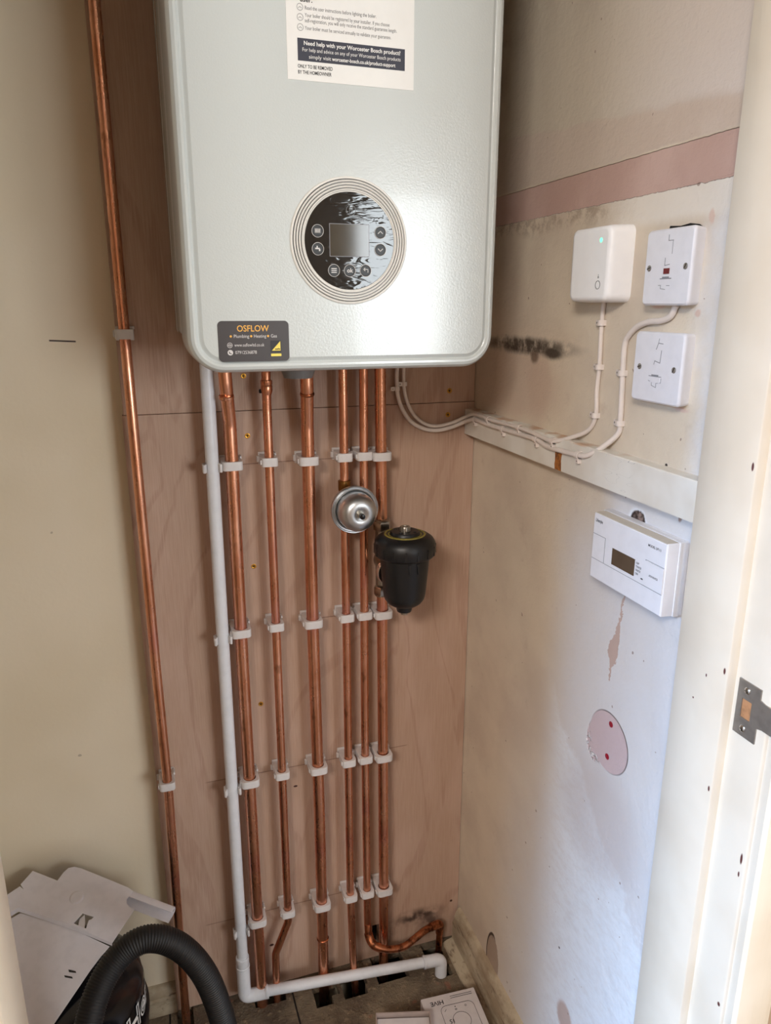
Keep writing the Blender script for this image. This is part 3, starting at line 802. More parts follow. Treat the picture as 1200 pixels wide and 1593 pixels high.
# open C-clips on the waste pipe
def make_cclip():
    t = bpy.data.objects.new('waste_pipe_clip', None); COL.objects.link(t); t['_o'] = [0, 0, 0]
    b = bm_new(); r0, r1, H = .0113, .0136, .0070; n = 30; pr = []
    a0, a1 = math.radians(-38), math.radians(218)
    def c(r, k): a = a0 + (a1-a0)*k/n; return (r*math.cos(a), -.035 + r*math.sin(a))
    poly = [c(r1, k) for k in range(n+1)] + [c(r0, n-k) for k in range(n+1)]
    prism(b, poly, (0, 0, -H), (1, 0, 0), (0, 1, 0), (0, 0, 2*H))
    for s in (-1, 1): bx(b, s*.0128-.0016, s*.0128+.0026 if s > 0 else s*.0128+.0016, -.0475, -.0415, -H, H, .0008)
    bx(b, -.0155, -.0110, -.046, -.030, -H, H, .0008); bx(b, .0110, .0155, -.046, -.030, -H, H, .0008)
    obj('grip', b, 'clip_white', t)
    b = bm_new(); bx(b, -.008, .008, -.023, 0, -H, H, .001); obj('base', b, 'clip_white', t)
    return t
cc = make_cclip()
for k, (z, s) in enumerate(((1.1290, 'topmost'), (.8240, 'second down'), (.5195, 'third down'), (.1960, 'lowest'))):
    o = cc if k == 0 else copy_tree(cc)
    o.location = (.0988, -.0002, z); o['label'] = 'open white clip gripping the waste pipe, %s of the four' % s
    o['category'] = 'pipe clip'; o['group'] = 'clips on the white waste pipe'

# plywood screws
def screw(x, z, label, y=0.0):
    t = thing('screw', label, 'screw', (x, y, z), 'yellow screws in the plywood')
    b = bm_new(); lathe(b, (x, y, z), (0, -1, 0), [(0, .0046), (.0006, .0045), (.0009, .0036), (.0004, .0022)], 24); obj('head', b, 'zinc_yellow', t)
    b = bm_new(); mark(b, x-.0022, x+.0022, z-.0006, z+.0006, (0, y-.0003, 0), FRONT, .0006); mark(b, x-.0006, x+.0006, z-.0022, z+.0022, (0, y-.0003, 0), FRONT, .0006); obj('cross_recess', b, 'dark_hole', t)
screw(.1616, 1.2716, 'yellow screw just under the boiler, between first two copper pipes', .0015)
screw(.1632, 1.1720, 'yellow screw above the top clip row, between first two copper pipes')
screw(.1632, .9387, 'yellow screw between first two copper pipes, above the second clip row')
screw(.1638, .6658, 'lowest yellow screw between first two copper pipes')
screw(.5307, 1.2351, 'yellow screw in upper plywood sheet right of the white cables', .0015)
screw(.5280, 1.1921, 'yellow screw right beside the white cable bend, below the board joint')

# ================================================================== steel vessel and filter
ax = Vector((0, -1, 0)); vo = Vector((.3300, -.056, 1.0475))
t = thing('expansion_vessel', 'small round stainless steel vessel with black cap on the copper pipes', 'vessel', (.330, -.05, 1.01))
bm = bm_new(); lathe(bm, vo, ax, [(-.004, .012), (-.003, .030), (.004, .0395), (.012, .0415), (.0165, .0418), (.0180, .0410), (.0175, .0395), (.0160, .0385), (.0158, .0368), (.0172, .0360), (.0180, .0350), (.0165, .0340), (.0150, .0332),
                                     (.030, .0328), (.040, .0318), (.047, .0290), (.052, .0245), (.0545, .0190), (.0550, .0130), (.0540, .0100), (.0528, .0078), (.0525, .0060)], 64)
obj('shell', bm, 'stainless', t, sharp=30)
bm = bm_new(); lathe(bm, vo+ax*.0525, ax, [(0, .0062), (.003, .0060), (.0045, .0052)], 24); vs = obj('valve_seat', bm, 'nickel', t)
bm = bm_new(); lathe(bm, vo+ax*.0555, ax, [(0, .0048), (.008, .0047), (.0095, .0038), (.0098, .0010)], 24); obj('valve_cap', bm, 'black_gloss', t, 'black valve cap')
bm = bm_new(); tube(bm, [(.3222, -.038, 1.0600), (.3245, -.048, 1.052), (.330, -.060, 1.0475)], .008, 20); obj('stem', bm, 'brass', t)

t = thing('magnetic_filter', 'black magnetic filter canister hanging on the right copper pipe', 'filter', (.404, -.12, .868))
FO = Vector((.4040, -.120, 0)); UP = (0, 0, 1)
def fl(prof, seg=64): b = bm_new(); lathe(b, FO, UP, prof, seg); return b
obj('canister', fl([(.871, .006), (.8712, .0125), (.8745, .0135), (.8805, .0140), (.8820, .0165), (.8845, .0235), (.8895, .0300), (.8960, .0345), (.9040, .0365), (.9350, .0395), (.9720, .0425), (.9760, .0425)]), 'black_plastic', t)
lid = obj('lid', fl([(.9735, .0440), (.9745, .0490), (.9770, .0512), (.9800, .0525), (.9900, .0530), (.9990, .0518), (1.0050, .0480), (1.0095, .0420), (1.0115, .0360), (1.0120, .0300), (1.0110, .0270), (1.0110, .0262), (1.0150, .0255), (1.0170, .0235), (1.0175, .0150), (1.0165, .0110), (1.0165, .0090)]), 'black_plastic', t)
bm = bm_new()
for k in range(16):
    a = 2*PI*k/16 + .1; c, s = math.cos(a), math.sin(a)
    tt = bmesh.new(); bmesh.ops.create_cube(tt, size=1)
    for v in tt.verts: v.co = Vector((v.co.x*.0030, v.co.y*(.0042 if v.co.z < 0 else .002), v.co.z*.0160))
    m = Matrix.Translation(FO + Vector((c*.0518, s*.0518, .9870))) @ Matrix.Rotation(a, 4, 'Z'); join(bm, tt, m)
obj('grip_rib', bm, 'black_plastic', lid)
bm = bm_new()
for a in (-1.70, -1.35):
    for s in (0,):
        c, q = math.cos(a), math.sin(a)
        prism(bm, [(-.003, 0), (.003, 0), (.0004, -.018), (-.0004, -.018)], FO + Vector((c*.0416, q*.0416, .970)), (-q, c, 0), (0, 0, 1), (c*.0016, q*.0016, 0))
obj('body_rib', bm, 'black_plastic', t)
bm = bm_new(); lathe(bm, FO, UP, [(1.0114, .0352), (1.0126, .0350), (1.0128, .0322), (1.0116, .0318)], 64); obj('lettered_ring', bm, 'gold_print', lid, 'dull gold ring of lettering on the lid')
bm = bm_new()
for k in range(4):
    a = PI/4 + k*PI/2; bx(bm, FO.x+.018*math.cos(a)-.0022, FO.x+.018*math.cos(a)+.0022, FO.y+.018*math.sin(a)-.0022, FO.y+.018*math.sin(a)+.0022, 1.0165, 1.0185, .0006)
obj('lid_boss', bm, 'black_plastic', lid)
bm = bm_new(); lathe(bm, FO, UP, [(1.0160, .0088), (1.0240, .0088), (1.0252, .0080), (1.0252, .0055), (1.0235, .0045)], 32)
for k in range(20):
    a = 2*PI*k/20; bx(bm, FO.x+.0088*math.cos(a)-.0004, FO.x+.0088*math.cos(a)+.0004, FO.y+.0088*math.sin(a)-.0004, FO.y+.0088*math.sin(a)+.0004, 1.0170, 1.0238)
obj('air_vent', bm, 'nickel', t, 'silver air vent on top')
bm = bm_new(); lathe(bm, FO, UP, [(.8650, .0045), (.8655, .0065), (.8720, .0065)], 24); obj('drain_plug', bm, 'nickel', t, 'silver drain plug underneath')
mx = .3912
bm = bm_new()
tube(bm, [(mx, YP, .892), (mx, YP, 1.000)], .0125, 24)
tube(bm, [(mx, YP+.002, .940), (.3985, -.085, .940)], .0175, 32)
man = obj('valve_body', bm, 'nickel', t)
bm = bm_new(); lathe(bm, (.3945, -.058, .926), (.10, -1, 0), [(0, .0225), (.002, .0245), (.010, .0248), (.012, .0235), (.012, .019)], 48); obj('union_ring', bm, 'chrome', t, 'bright metal union ring')
bm = bm_new(); hexa(bm, (mx-.001, YP, .996), (0, 0, 1), .0165, .017, .35); lathe(bm, (mx-.001, YP, 1.013), UP, [(0, .0150), (.002, .0150), (.0035, .0118)], 28); obj('compression_nut', bm, 'nickel', t)
bm = bm_new(); hexa(bm, (mx, YP, .872), (0, 0, 1), .0160, .016, .3); lathe(bm, (mx, YP, .869), UP, [(0, .0118), (.001, .0140), (.003, .0140)], 28)
obj('compression_nut', bm, 'nickel', t)
bm = bm_new(); lathe(bm, (.3985, -.070, .945), (.05, -1, 0), [(0, .021), (.03, .021)], 32); obj('neck', bm, 'black_plastic', t)

# ================================================================== right wall items
bm = bm_new()
prism(bm, [(0, 1.1560), (-.0205, 1.1560), (-.0205, 1.2012), (-.0190, 1.2025), (0, 1.2025)], (WX, -.6165, 0), (1, 0, 0), (0, 0, 1), (0, .6145, 0))
tag(obj('wall_batten', bm, 'batten'), 'white painted wooden batten fixed along the right wall under the sockets', 'batten')

# hub receiver
def rsolid(bm, rects, n=8):
    """stack of rounded rectangles in the right-wall plane: (x, y0, y1, z0, z1, r)"""
    rr = []
    for x, y0, y1, z0, z1, r in rects: rr.append([Vector((x, p[0], p[1])) for p in rr2(y0, y1, z0, z1, r, n)])
    rings(bm, rr)
t = thing('wireless_receiver', 'white rounded wireless receiver box with a green light', 'receiver', (WX, -.39, 1.389))
bm = bm_new(); rsolid(bm, [(WX, -.4395, -.3430, 1.3885, 1.4800, .010), (.5785, -.4395, -.3430, 1.3885, 1.4800, .010), (.5570, -.4375, -.3500, 1.3895, 1.4790, .010), (.5520, -.4360, -.3510, 1.3905, 1.4782, .009), (.5498, -.4335, -.3530, 1.3925, 1.4765, .0075), (.5492, -.4305, -.3560, 1.3950, 1.4740, .006)])
obj('housing', bm, 'receiver_white', t, sharp=50)
bm = bm_new(); lathe(bm, (.5494, -.4170, 1.4620), (-1, 0, 0), [(0, .0029), (.0004, .0028), (.0006, .0018)], 24); obj('status_light', bm, 'led', t, 'lit green status light')
bm = bm_new(); ringmark(bm, (.5492, -.4165, 1.4095), RIGHT, .0052, .0006, .0003); ringmark(bm, (.5492, -.4165, 1.4185), RIGHT, .0012, .0004, .0002); strokemark(bm, [(0, -.001), (0, .0025)], .0004, (.5492, -.4165, 1.4195), RIGHT, .0002); obj('button', bm, 'groove_dark', t)

def socket_unit(y0, y1, z0, z1, label, neon, seed):
    t = thing('fused_switch', label, 'socket', (WX, (y0+y1)/2, z0), 'fused switches on the right wall')
    b = bm_new(); rsolid(b, [(WX+.004, y0+.001, y1-.001, z0+.001, z1-.001, .004), (.5700, y0-.003, y1, z0, z1, .005), (.5675, y0-.004, y1, z0, z1, .005), (.5655, y0-.0035, y1-.0008, z0+.001, z1-.001, .005), (.5645, y0-.002, y1-.002, z0+.0025, z1-.0025, .004)])
    obj('faceplate', b, 'socket_white', t, sharp=50)
    yc, zc = (y0+y1)/2-.002, (z0+z1)/2; X = .5645
    for s in (-1, 1):
        b = bm_new(); lathe(b, (X, yc+s*.0305, zc), (-1, 0, 0), [(-.001, .0034), (.0004, .0034), (.0009, .0026)], 24); sc = obj('screw', b, 'steel', t)
        b = bm_new(); q = [(-.0028, -.0008), (.0028, .0008)] if s > 0 else [(-.0015, -.0024), (.0015, .0024)]
        strokemark(b, q, .0008, (X-.0008, yc+s*.0305, zc), RIGHT, .0003); obj('slot', b, 'dark_hole', sc)
    o = (X, yc, zc)
    b = bm_new()
    if neon:
        strokemark(b, [(-.001, .034), (-.001, .028), (.007, .028)], .0008, o, RIGHT, .0002); strokemark(b, [(.0065, .0275), (.0065, .014)], .0006, o, RIGHT, .0002)
        strokemark(b, [(-.004, .010), (-.004, .002), (.004, .003)], .0008, o, RIGHT, .0002)
        mark(b, -.010, .009, -.0125, -.0113, o, RIGHT, .0003); mark(b, -.006, .005, -.0113, -.0098, o, RIGHT, .0005)
        strokemark(b, [(-.012, -.019), (-.008, -.019), (-.008, -.0225), (.000, -.0235)], .0006, o, RIGHT, .0002); strokemark(b, [(.002, -.0195), (.007, -.0195)], .0006, o, RIGHT, .0002)
    else:
        strokemark(b, [(-.003, .021), (0, .028), (.008, .0275)], .0008, o, RIGHT, .0002); strokemark(b, [(0, .028), (.001, .033)], .0006, o, RIGHT, .0002)
        strokemark(b, [(.0065, .020), (.0055, .006), (-.004, .008), (-.005, .004)], .0008, o, RIGHT, .0002)
        mark(b, -.012, .010, -.0098, -.0090, o, RIGHT, .0003); mark(b, -.007, .005, -.0098, -.0075, o, RIGHT, .0005)
        strokemark(b, [(-.012, -.015), (-.006, -.016), (-.006, -.020), (.002, -.022), (.002, -.017), (.010, -.016), (.010, -.011)], .0006, o, RIGHT, .0002)
    obj('fuse_carrier_outline', b, 'groove_soft', t)
    if neon:
        b = bm_new(); mark(b, -.0048, .0048, -.0070, -.0010, o, RIGHT, .0006); obj('neon_indicator', b, 'neon_red', t, 'small dark red neon window')
    else:
        b = bm_new(); mark(b, -.008, .008, -.0165, -.0100, o, RIGHT, .0008); obj('fuse_carrier', b, 'socket_white', t)
    return t
socket_unit(-.5610, -.4855, 1.3850, 1.4668, 'upper white fused switch with a small red window beside the receiver', True, 1)
socket_unit(-.5630, -.4810, 1.2755, 1.3560, 'lower white fused switch without red window, below the other one', False, 2)
# gap in the plaster above the upper switch
bm = bm_new(); prism(bm, [(-.556, 1.466), (-.500, 1.466), (-.502, 1.4715), (-.520, 1.4700), (-.535, 1.4715), (-.550, 1.4690)], (WX-.0004, 0, 0), (0, 1, 0), (0, 0, 1), (.006, 0, 0))
tag(obj('plaster_gap', bm, 'dark_hole'), 'dark broken gap in the plaster above the upper fused switch', 'hole')

# thermostat / programmer
t = thing('heating_programmer', 'white boxy heating programmer with a small dark display on the right wall', 'programmer', (WX, -.52, 1.035))
Y0, Y1, Z0, Z1 = -.5965, -.4505, 1.0375, 1.1268
bm = bm_new(); bx(bm, .574, WX+.003, Y0+.006, Y1+.012, Z0-.004, Z1-.002, .0012); bx(bm, .566, .574, Y0+.001, Y1+.006, Z0-.002, Z1-.0005, .001); obj('back_plate', bm, 'thermo_white', t)
bm = bm_new(); rsolid(bm, [(.5662, Y0-.0005, Y1+.001, Z0-.0005, Z1+.0005, .001), (.5640, Y0-.0005, Y1+.001, Z0-.0005, Z1+.0005, .001), (.5636, Y0+.0002, Y1, Z0, Z1, .001), (.5490, Y0+.0008, Y1-.0008, Z0+.0005, Z1-.0002, .0012), (.5474, Y0+.0022, Y1-.0022, Z0+.002, Z1-.0018, .001)], 3)
h = obj('housing', bm, 'thermo_white', t, sharp=30)
X = .5474; o = (X, 0, 0)
def m2(b, ya, yb, za, zb, d=.0003): mark(b, -ya, -yb, za, zb, o, RIGHT, d)
bm = bm_new(); m2(bm, -.4965, -.5420, 1.0700, 1.0912, .0006); obj('display', bm, 'lcd_brown', t, 'dark brown display')
bm = bm_new()
m2(bm, -.4528, -.5945, 1.0648, 1.0653); m2(bm, -.4528, -.4798, 1.0985, 1.0990); m2(bm, -.4794, -.4800, 1.0653, 1.0990)
m2(bm, -.5612, -.5618, 1.0653, 1.0975); m2(bm, -.5612, -.5945, 1.0972, 1.0977)
obj('flap_line', bm, 'groove_soft', h)
bm = bm_new(); m2(bm, -.5622, -.5950, 1.0662, 1.0968, .0012); fb = obj('advance_button', bm, 'thermo_white', t)
bm = bm_new()
text(bm, 'ADVANCE', .0034, (X-.0012, .5708*-1, 1.0800), RIGHT, .02, width=.0160)
text(bm, 'Lifestyle', .0060, (X, -.4560, 1.1155), RIGHT, .02, width=.0150)
text(bm, 'MODEL LP111', .0042, (X, -.5630, 1.1148), RIGHT, .02, width=.0230)
for i, s in enumerate(('OFF', 'TWICE', 'ONCE', 'ON')): text(bm, s, .0034, (X, -.5442, 1.0868-i*.0044), RIGHT, .02)
m2(bm, -.5555, -.5592, 1.0710, 1.0724)
obj('lettering', bm, 'ink_black', h)
bm = bm_new(); bx(bm, .5480, .5655, Y0+.002, Y1-.002, Z1-.0006, Z1+.0001, 0); obj('top_face', bm, 'thermo_side', h)

# cables ------------------------------------------------------------
XB = WX - .0205 - .0032      # centre of a cable lying on the batten face
c1 = smooth_path([(.4392, -.022, 1.344), (.4390, -.010, 1.290), (.4398, -.0065, 1.252), (.4455, -.0065, 1.222), (.4600, -.0065, 1.195), (.4800, -.0070, 1.179), (.5020, -.008, 1.1735), (.5300, -.010, 1.1780), (.5520, -.018, 1.1880), (XB, -.040, 1.1965),
                  (XB, -.075, 1.1990), (XB, -.1058, 1.1975), (XB, -.160, 1.1985), (XB, -.2165, 1.1998), (XB, -.260, 1.1985), (XB, -.300, 1.1960), (XB+.001, -.322, 1.1965), (XB+.010, -.350, 1.2060), (.5785, -.376, 1.2200), (.5788, -.3905, 1.2420), (.5788, -.3885, 1.2750), (.5788, -.3900, 1.3070), (.5788, -.3885, 1.3400), (.5788, -.3878, 1.3640), (.5788, -.3885, 1.3920)], 8)
bm = bm_new(); tube(bm, c1, .0031, 14); tag(obj('cable', bm, 'cable_white'), 'white cable from the boiler along the batten up to the wireless receiver', 'cable', 'white cables on the right wall')
c2 = smooth_path([(.4268, -.022, 1.344), (.4264, -.010, 1.290), (.4270, -.0065, 1.250), (.4325, -.0065, 1.218), (.4500, -.0065, 1.188), (.4740, -.0070, 1.1715), (.5020, -.0075, 1.1655), (.5300, -.010, 1.1700), (.5520, -.018, 1.1800), (XB, -.038, 1.1875),
                  (XB, -.060, 1.1895), (XB, -.110, 1.1880), (XB, -.1623, 1.1890), (XB, -.220, 1.1900), (XB, -.2727, 1.1905), (XB, -.305, 1.1860), (XB, -.345, 1.1865), (XB, -.3876, 1.1885), (XB+.002, -.408, 1.1925), (XB+.012, -.428, 1.2080), (.5786, -.4440, 1.2270), (.5786, -.4455, 1.2450), (.5786, -.4440, 1.2780), (.5786, -.4420, 1.3060), (.5786, -.4415, 1.3380), (.5786, -.4490, 1.3500), (.5786, -.4640, 1.3605), (.5782, -.4850, 1.3665), (.5780, -.5060, 1.3680), (.5780, -.5230, 1.3735), (.5776, -.5310, 1.3860)], 8)
bm = bm_new(); tube(bm, c2, .0036, 14); tag(obj('cable', bm, 'cable_white'), 'white cable from the boiler along the batten up to the upper fused switch', 'cable', 'white cables on the right wall')
def cable_clip(p, d, N, label, side=1, r=.0042, clipto=None):
    """p cable centre, d cable direction, N wall normal (towards the room)"""
    p, d, N = Vector(p), Vector(d).normalized(), Vector(N); S_ = d.cross(N).normalized()*side
    t = thing('cable_clip', label, 'cable clip', p - N*.003, 'small white cable clips')
    b = bm_new(); n = 12
    arc = [(r*math.cos(PI*k/n), r*math.sin(PI*k/n)) for k in range(n+1)]
    arc2 = [((r+.0012)*math.cos(PI*k/n), (r+.0012)*math.sin(PI*k/n)) for k in range(n+1)]
    poly = [(-r, -.0032)] + list(reversed(arc)) + [(r, -.0032), (r+.0012, -.0032)] + arc2 + [(-r-.0012, -.0032)]
    prism(b, poly, p - d*.0036, S_, N, d*.0072)
    poly = [(r, -.0032), (r+.0070, -.0032), (r+.0070, .0022), (r, .0030)]
    prism(b, poly, p - d*.0036, S_, N, d*.0072, .0005); obj('hook', b, 'cable_white', t)
    b = bm_new(); lathe(b, p + S_*(r+.0036) + N*.0014, N, [(0, .0014), (.0012, .0014), (.0015, .0009)], 14); obj('nail', b, 'steel', t)
NR = (-1, 0, 0); ZD = (0, 0, 1)
cable_clip((.5788, -.3880, 1.3630), ZD, NR, 'top cable clip under the wireless receiver', -1)
cable_clip((.5788, -.3900, 1.3065), ZD, NR, 'middle cable clip under the wireless receiver', -1)
cable_clip((.5788, -.3900, 1.2425), ZD, NR, 'cable clip just above the batten on the receiver cable', -1)
cable_clip((.5786, -.4418, 1.3030), ZD, NR, 'cable clip left of the lower fused switch', -1, .0045)
cable_clip((.5786, -.4455, 1.2400), ZD, NR, 'cable clip above the batten on the fused switch cable', -1, .0045)
cable_clip((.4268, -.0065, 1.2430), (0.02, 0, -1), (0, -1, 0), 'left cable clip under the boiler on the plywood', 1)
cable_clip((.4402, -.0065, 1.2510), (0.02, 0, -1), (0, -1, 0), 'right cable clip under the boiler on the plywood', 1)
YD = (0, -1, 0)
for y, z, s in ((-.0530, 1.1893, 'first cable clip on the batten from the corner'), (-.1623, 1.1890, 'third cable clip on the batten from the corner'), (-.2727, 1.1905, 'fifth cable clip on the batten from the corner'), (-.3876, 1.1885, 'last cable clip on the batten, beside the brown knot')):
    cable_clip((XB, y, z), YD, NR, s, 1, .0044)
for y, z, s in ((-.1058, 1.1975, 'second cable clip on the batten from the corner'), (-.2165, 1.1998, 'fourth cable clip on the batten from the corner'), (-.3195, 1.1960, 'sixth cable clip on the batten, where the receiver cable turns up')):
    cable_clip((XB, y, z), YD, NR, s, 1, .0040)

# red wall plugs in the round patch
for y, z, s in ((-.4799, .8243, 'upper red plastic wall plug in the round pink patch'), (-.4781, .7721, 'lower red plastic wall plug in the round pink patch')):
    bm = bm_new(); lathe(bm, (WX+.001, y, z), (-1, 0, 0), [(0, .0044), (.0014, .0044), (.0016, .0024), (.0012, .0020)], 20); tag(obj('wall_plug', bm, 'red_ink'), s, 'wall plug', 'red wall plugs')

# strike plate on the right lining
LX = .5815
t = thing('strike_plate', 'metal latch strike plate with two screws on the right door frame', 'strike plate', (LX, -.703, .942))
U, V = Vector((0, -1, 0)), Vector((0, 0, 1))
bm = bm_new()
# plate as frame strips around the latch opening, plus the curled lip
def pl(bm, a0, a1, z0, z1, e=.0): prism(bm, [(a0, z0), (a1, z0), (a1, z1), (a0, z1)], (LX, 0, 0), U, V, (-.0016, 0, 0))
cells(bm, .6905, .7200, .9420, 1.0040, [(.6975, .7105, .9625, .9840)], lambda a, z, k: (LX - .0016*k, -a, z))
obj('plate', bm, 'steel', t, sharp=30)
bm = bm_new(); rr = []
for a, x, z0, z1 in ((.7180, LX, .9600, .9930), (.7270, LX-.0002, .9625, .9912), (.7340, LX-.0002, .9625, .9910), (.7420, LX+.0000, .9625, .9908), (.7480, LX+.0025, .9635, .9900), (.7520, LX+.0065, .9650, .9885)):
    rr.append([Vector((x, -a, z0)), Vector((x, -a, z1)), Vector((x-.0016, -a-.0002, z1)), Vector((x-.0016, -a-.0002, z0))])
rings(bm, rr); obj('lip', bm, 'steel', t, sharp=40)
bm = bm_new(); mark(bm, .6975, .7105, .9625, .9840, (LX-.0002, 0, 0), RIGHT, .0003); obj('latch_opening', bm, 'raw_wood', t, 'bare wood seen through the latch opening')
for y, z in ((-.7030, .9945), (-.7035, .9510)):
    bm = bm_new(); lathe(bm, (LX-.0014, y, z), (-1, 0, 0), [(0, .0040), (.0008, .0040), (.0018, .0030), (.0021, .0012)], 24); s_ = obj('screw', bm, 'chrome', t)
    bm = bm_new(); strokemark(bm, [(-.0022, 0), (.0022, 0)], .0006, (LX-.0033, y, z), RIGHT, .0003); strokemark(bm, [(0, -.0022), (0, .0022)], .0006, (LX-.0033, y, z), RIGHT, .0003); obj('cross_recess', bm, 'groove_dark', s_)

t.location = t.location + Vector((-.0095, -.0089, .0069))
# ================================================================== things on the floor
def pz(x, y, h=0.0):    # the plane in which the grey panel lies, leaning on the vacuum cleaner
    return Vector((x, y, .41 + .35*y + h))
t = thing('metal_cover', 'pale grey sheet metal cover with cut-outs lying on the black vacuum cleaner', 'cover', (-.18, -.12, .35))
from mathutils.geometry import tessellate_polygon
def sheet(poly, h0, h1, hole=None):
    b = bm_new(); N = Vector((0, -.33, .944)); loops = [poly] + ([hole] if hole else [])
    flat_ = [p for l in loops for p in l]
    tri = tessellate_polygon([[Vector((p[0], p[1], 0)) for p in l] for l in loops])
    a = [b.verts.new(pz(*p) + N*h0) for p in flat_]; c = [b.verts.new(pz(*p) + N*h1) for p in flat_]
    for q in tri:
        b.faces.new([a[i] for i in q]); b.faces.new([c[i] for i in reversed(q)])
    k0 = 0
    for l in loops:
        n = len(l)
        for k in range(n): b.faces.new((a[k0+(k+1) % n], a[k0+k], c[k0+k], c[k0+(k+1) % n]))
        k0 += n
    return b
up = [(-.345, -.072), (-.293, -.041), (-.274, -.031), (-.267, -.038), (-.273, -.028), (-.255, -.008), (-.213, -.035), (-.2035, -.0225), (-.196, -.0165), (-.1855, -.0165), (-.174, -.0220), (-.136, -.0470), (-.095, -.0745), (-.0865, -.0830), (-.0925, -.0880), (-.0980, -.0940), (-.0985, -.1010), (-.0940, -.1080), (-.0860, -.1140), (-.1230, -.1600), (-.1840, -.1180), (-.273, -.0670), (-.345, -.100)]
hole = [(-.184, -.114), (-.170, -.101), (-.152, -.111), (-.155, -.114), (-.160, -.1145), (-.164, -.127)]
obj('flange', sheet(up, .005, .0065, hole), 'grey_sheet', t, 'upper folded flange with the square cut-out', sharp=30)
low = [(-.360, -.112), (-.286, -.0800), (-.270, -.0740), (-.1830, -.1215), (-.1275, -.1610), (-.1340, -.1670), (-.1400, -.1720), (-.1570, -.1900), (-.2080, -.2520), (-.2600, -.3150), (-.3300, -.2900), (-.360, -.200)]
obj('main_sheet', sheet(low, -.001, .0005), 'grey_sheet', t, sharp=30)
bm = bm_new(); N = Vector((0, -.33, .944)); rr = []
for k in range(5):
    s = k/4; h = .0062 - .0062*s; off = Vector((.0, -.005*s, 0))
    rr.append([pz(-.345, -.1000)+N*h+off, pz(-.273, -.067)+N*h+off, pz(-.1840, -.1180)+N*h+off, pz(-.1230, -.1600)+N*h+off*.3])
vs = [[bm.verts.new(p) for p in r] for r in rr]
for a, b in zip(vs, vs[1:]):
    for k in range(3): bm.faces.new((a[k], a[k+1], b[k+1], b[k]))
obj('bend', bm, 'grey_sheet', t, sharp=60)
# embossed disc
bm = bm_new(); lathe(bm, pz(-.1803, -.0720)+N*.0062, N, [(0, .0120), (.0016, .0105), (.0020, .0085), (.0020, .004)], 36); obj('embossed_disc', bm, 'grey_sheet', t)
# folded tab in the window, slots
bm = sheet([(-.177, -.119), (-.175, -.107), (-.167, -.102), (-.166, -.115), (-.167, -.124)], .0015, .0028); obj('bent_tab', bm, 'box_white', t)
for q in ([(-.190, -.181), (-.179, -.186), (-.178, -.189), (-.189, -.185)], [(-.196, -.188), (-.184, -.193), (-.183, -.196), (-.195, -.191)]):
    bm = sheet(q, .0004, .0010); obj('slot', bm, 'groove_dark', t)
# rolled edge channel sticking out to the right
E0, E1 = pz(-.1280, -.0640) + N*-.0020, pz(-.0235, -.1300) + N*-.0020
dv = (E1-E0).normalized(); sv = dv.cross(N).normalized()
bm = bm_new(); ch = []
prof = [(.0040, .0085), (-.003, .0080), (-.0085, .0040), (-.0092, -.0020), (-.0065, -.0075), (-.001, -.0090), (.006, -.0085), (.010, -.0078), (.0155, -.0070)]
ins = [(p[0]*.86 + .001, p[1]*.86) for p in prof]
loop = prof + ins[::-1]
rings(bm, [[E + sv*p[0] + N*p[1] for p in loop] for E in (E0, E0.lerp(E1, .5), E1)])
obj('rolled_edge', bm, 'grey_sheet', t, 'rolled channel edge poking out to the right', sharp=35)

# vacuum cleaner
VO = Vector((-.2200, -.1640, 0))
t = thing('vacuum_cleaner', 'black drum vacuum cleaner with thick ribbed hose in the left corner', 'vacuum cleaner', (VO.x, VO.y, 0))
bm = bm_new(); lathe(bm, VO, UP, [(.035, .10), (.035, .125), (.045, .134), (.190, .140), (.196, .1435), (.212, .1445), (.218, .1420)], 64); obj('drum', bm, 'drum', t)
bm = bm_new(); lathe(bm, VO, UP, [(.2185, .1380), (.222, .1405), (.276, .1405), (.288, .1390), (.298, .1320), (.308, .1180), (.318, .0900), (.323, .055), (.325, .02)], 64); head = obj('motor_head', bm, 'black_gloss', t)
bm = bm_new(); lathe(bm, VO, UP, [(.2170, .1450), (.2180, .1462), (.2240, .1462), (.2250, .1440)], 64); obj('rim', bm, 'drum', t)
for sx, sy in ((-1, -1), (1, -1), (-1, 1), (1, 1)):
    bm = bm_new(); lathe(bm, VO + Vector((sx*.078-.008, sy*.078, .020)), (1, 0, 0), [(0, .014), (.002, .019), (.014, .019), (.016, .014)], 24)
    wv = obj('wheel', bm, 'black_plastic', t)
# name in white outline on the side of the head
def on_head(a, z):
    r = .1425 if z < .235 else .1405
    return VO + Vector((math.cos(a)*r, math.sin(a)*r, z))
def curved_text(s, size, a0, z0, r, out=.0006, slope=0.0):
    b = bm_new(); text(b, s, size, (0, 0, 0), (Vector((1, 0, 0)), Vector((0, 1, 0)), Vector((0, 0, 1))), .03)
    for v in b.verts:
        a = a0 + v.co.x/r; rad = r + out; z = z0 + v.co.y
        v.co = VO + Vector((math.cos(a)*rad, math.sin(a)*rad, z))
    return b
obj('lettering_outline', curved_text('Henry', .060, -.66, .240, .1405, .0014), 'paper', t, 'large lettering in white outline')
b = bm_new(); text(b, 'Henry', .060, (0, 0, 0), (Vector((1, 0, 0)), Vector((0, 1, 0)), Vector((0, 0, 1))), -.020)
for v in b.verts:
    a = -.66 + v.co.x/.1405; v.co = VO + Vector((math.cos(a)*.1420, math.sin(a)*.1424, .240 + v.co.y))
obj('lettering_fill', b, 'black_gloss', t)
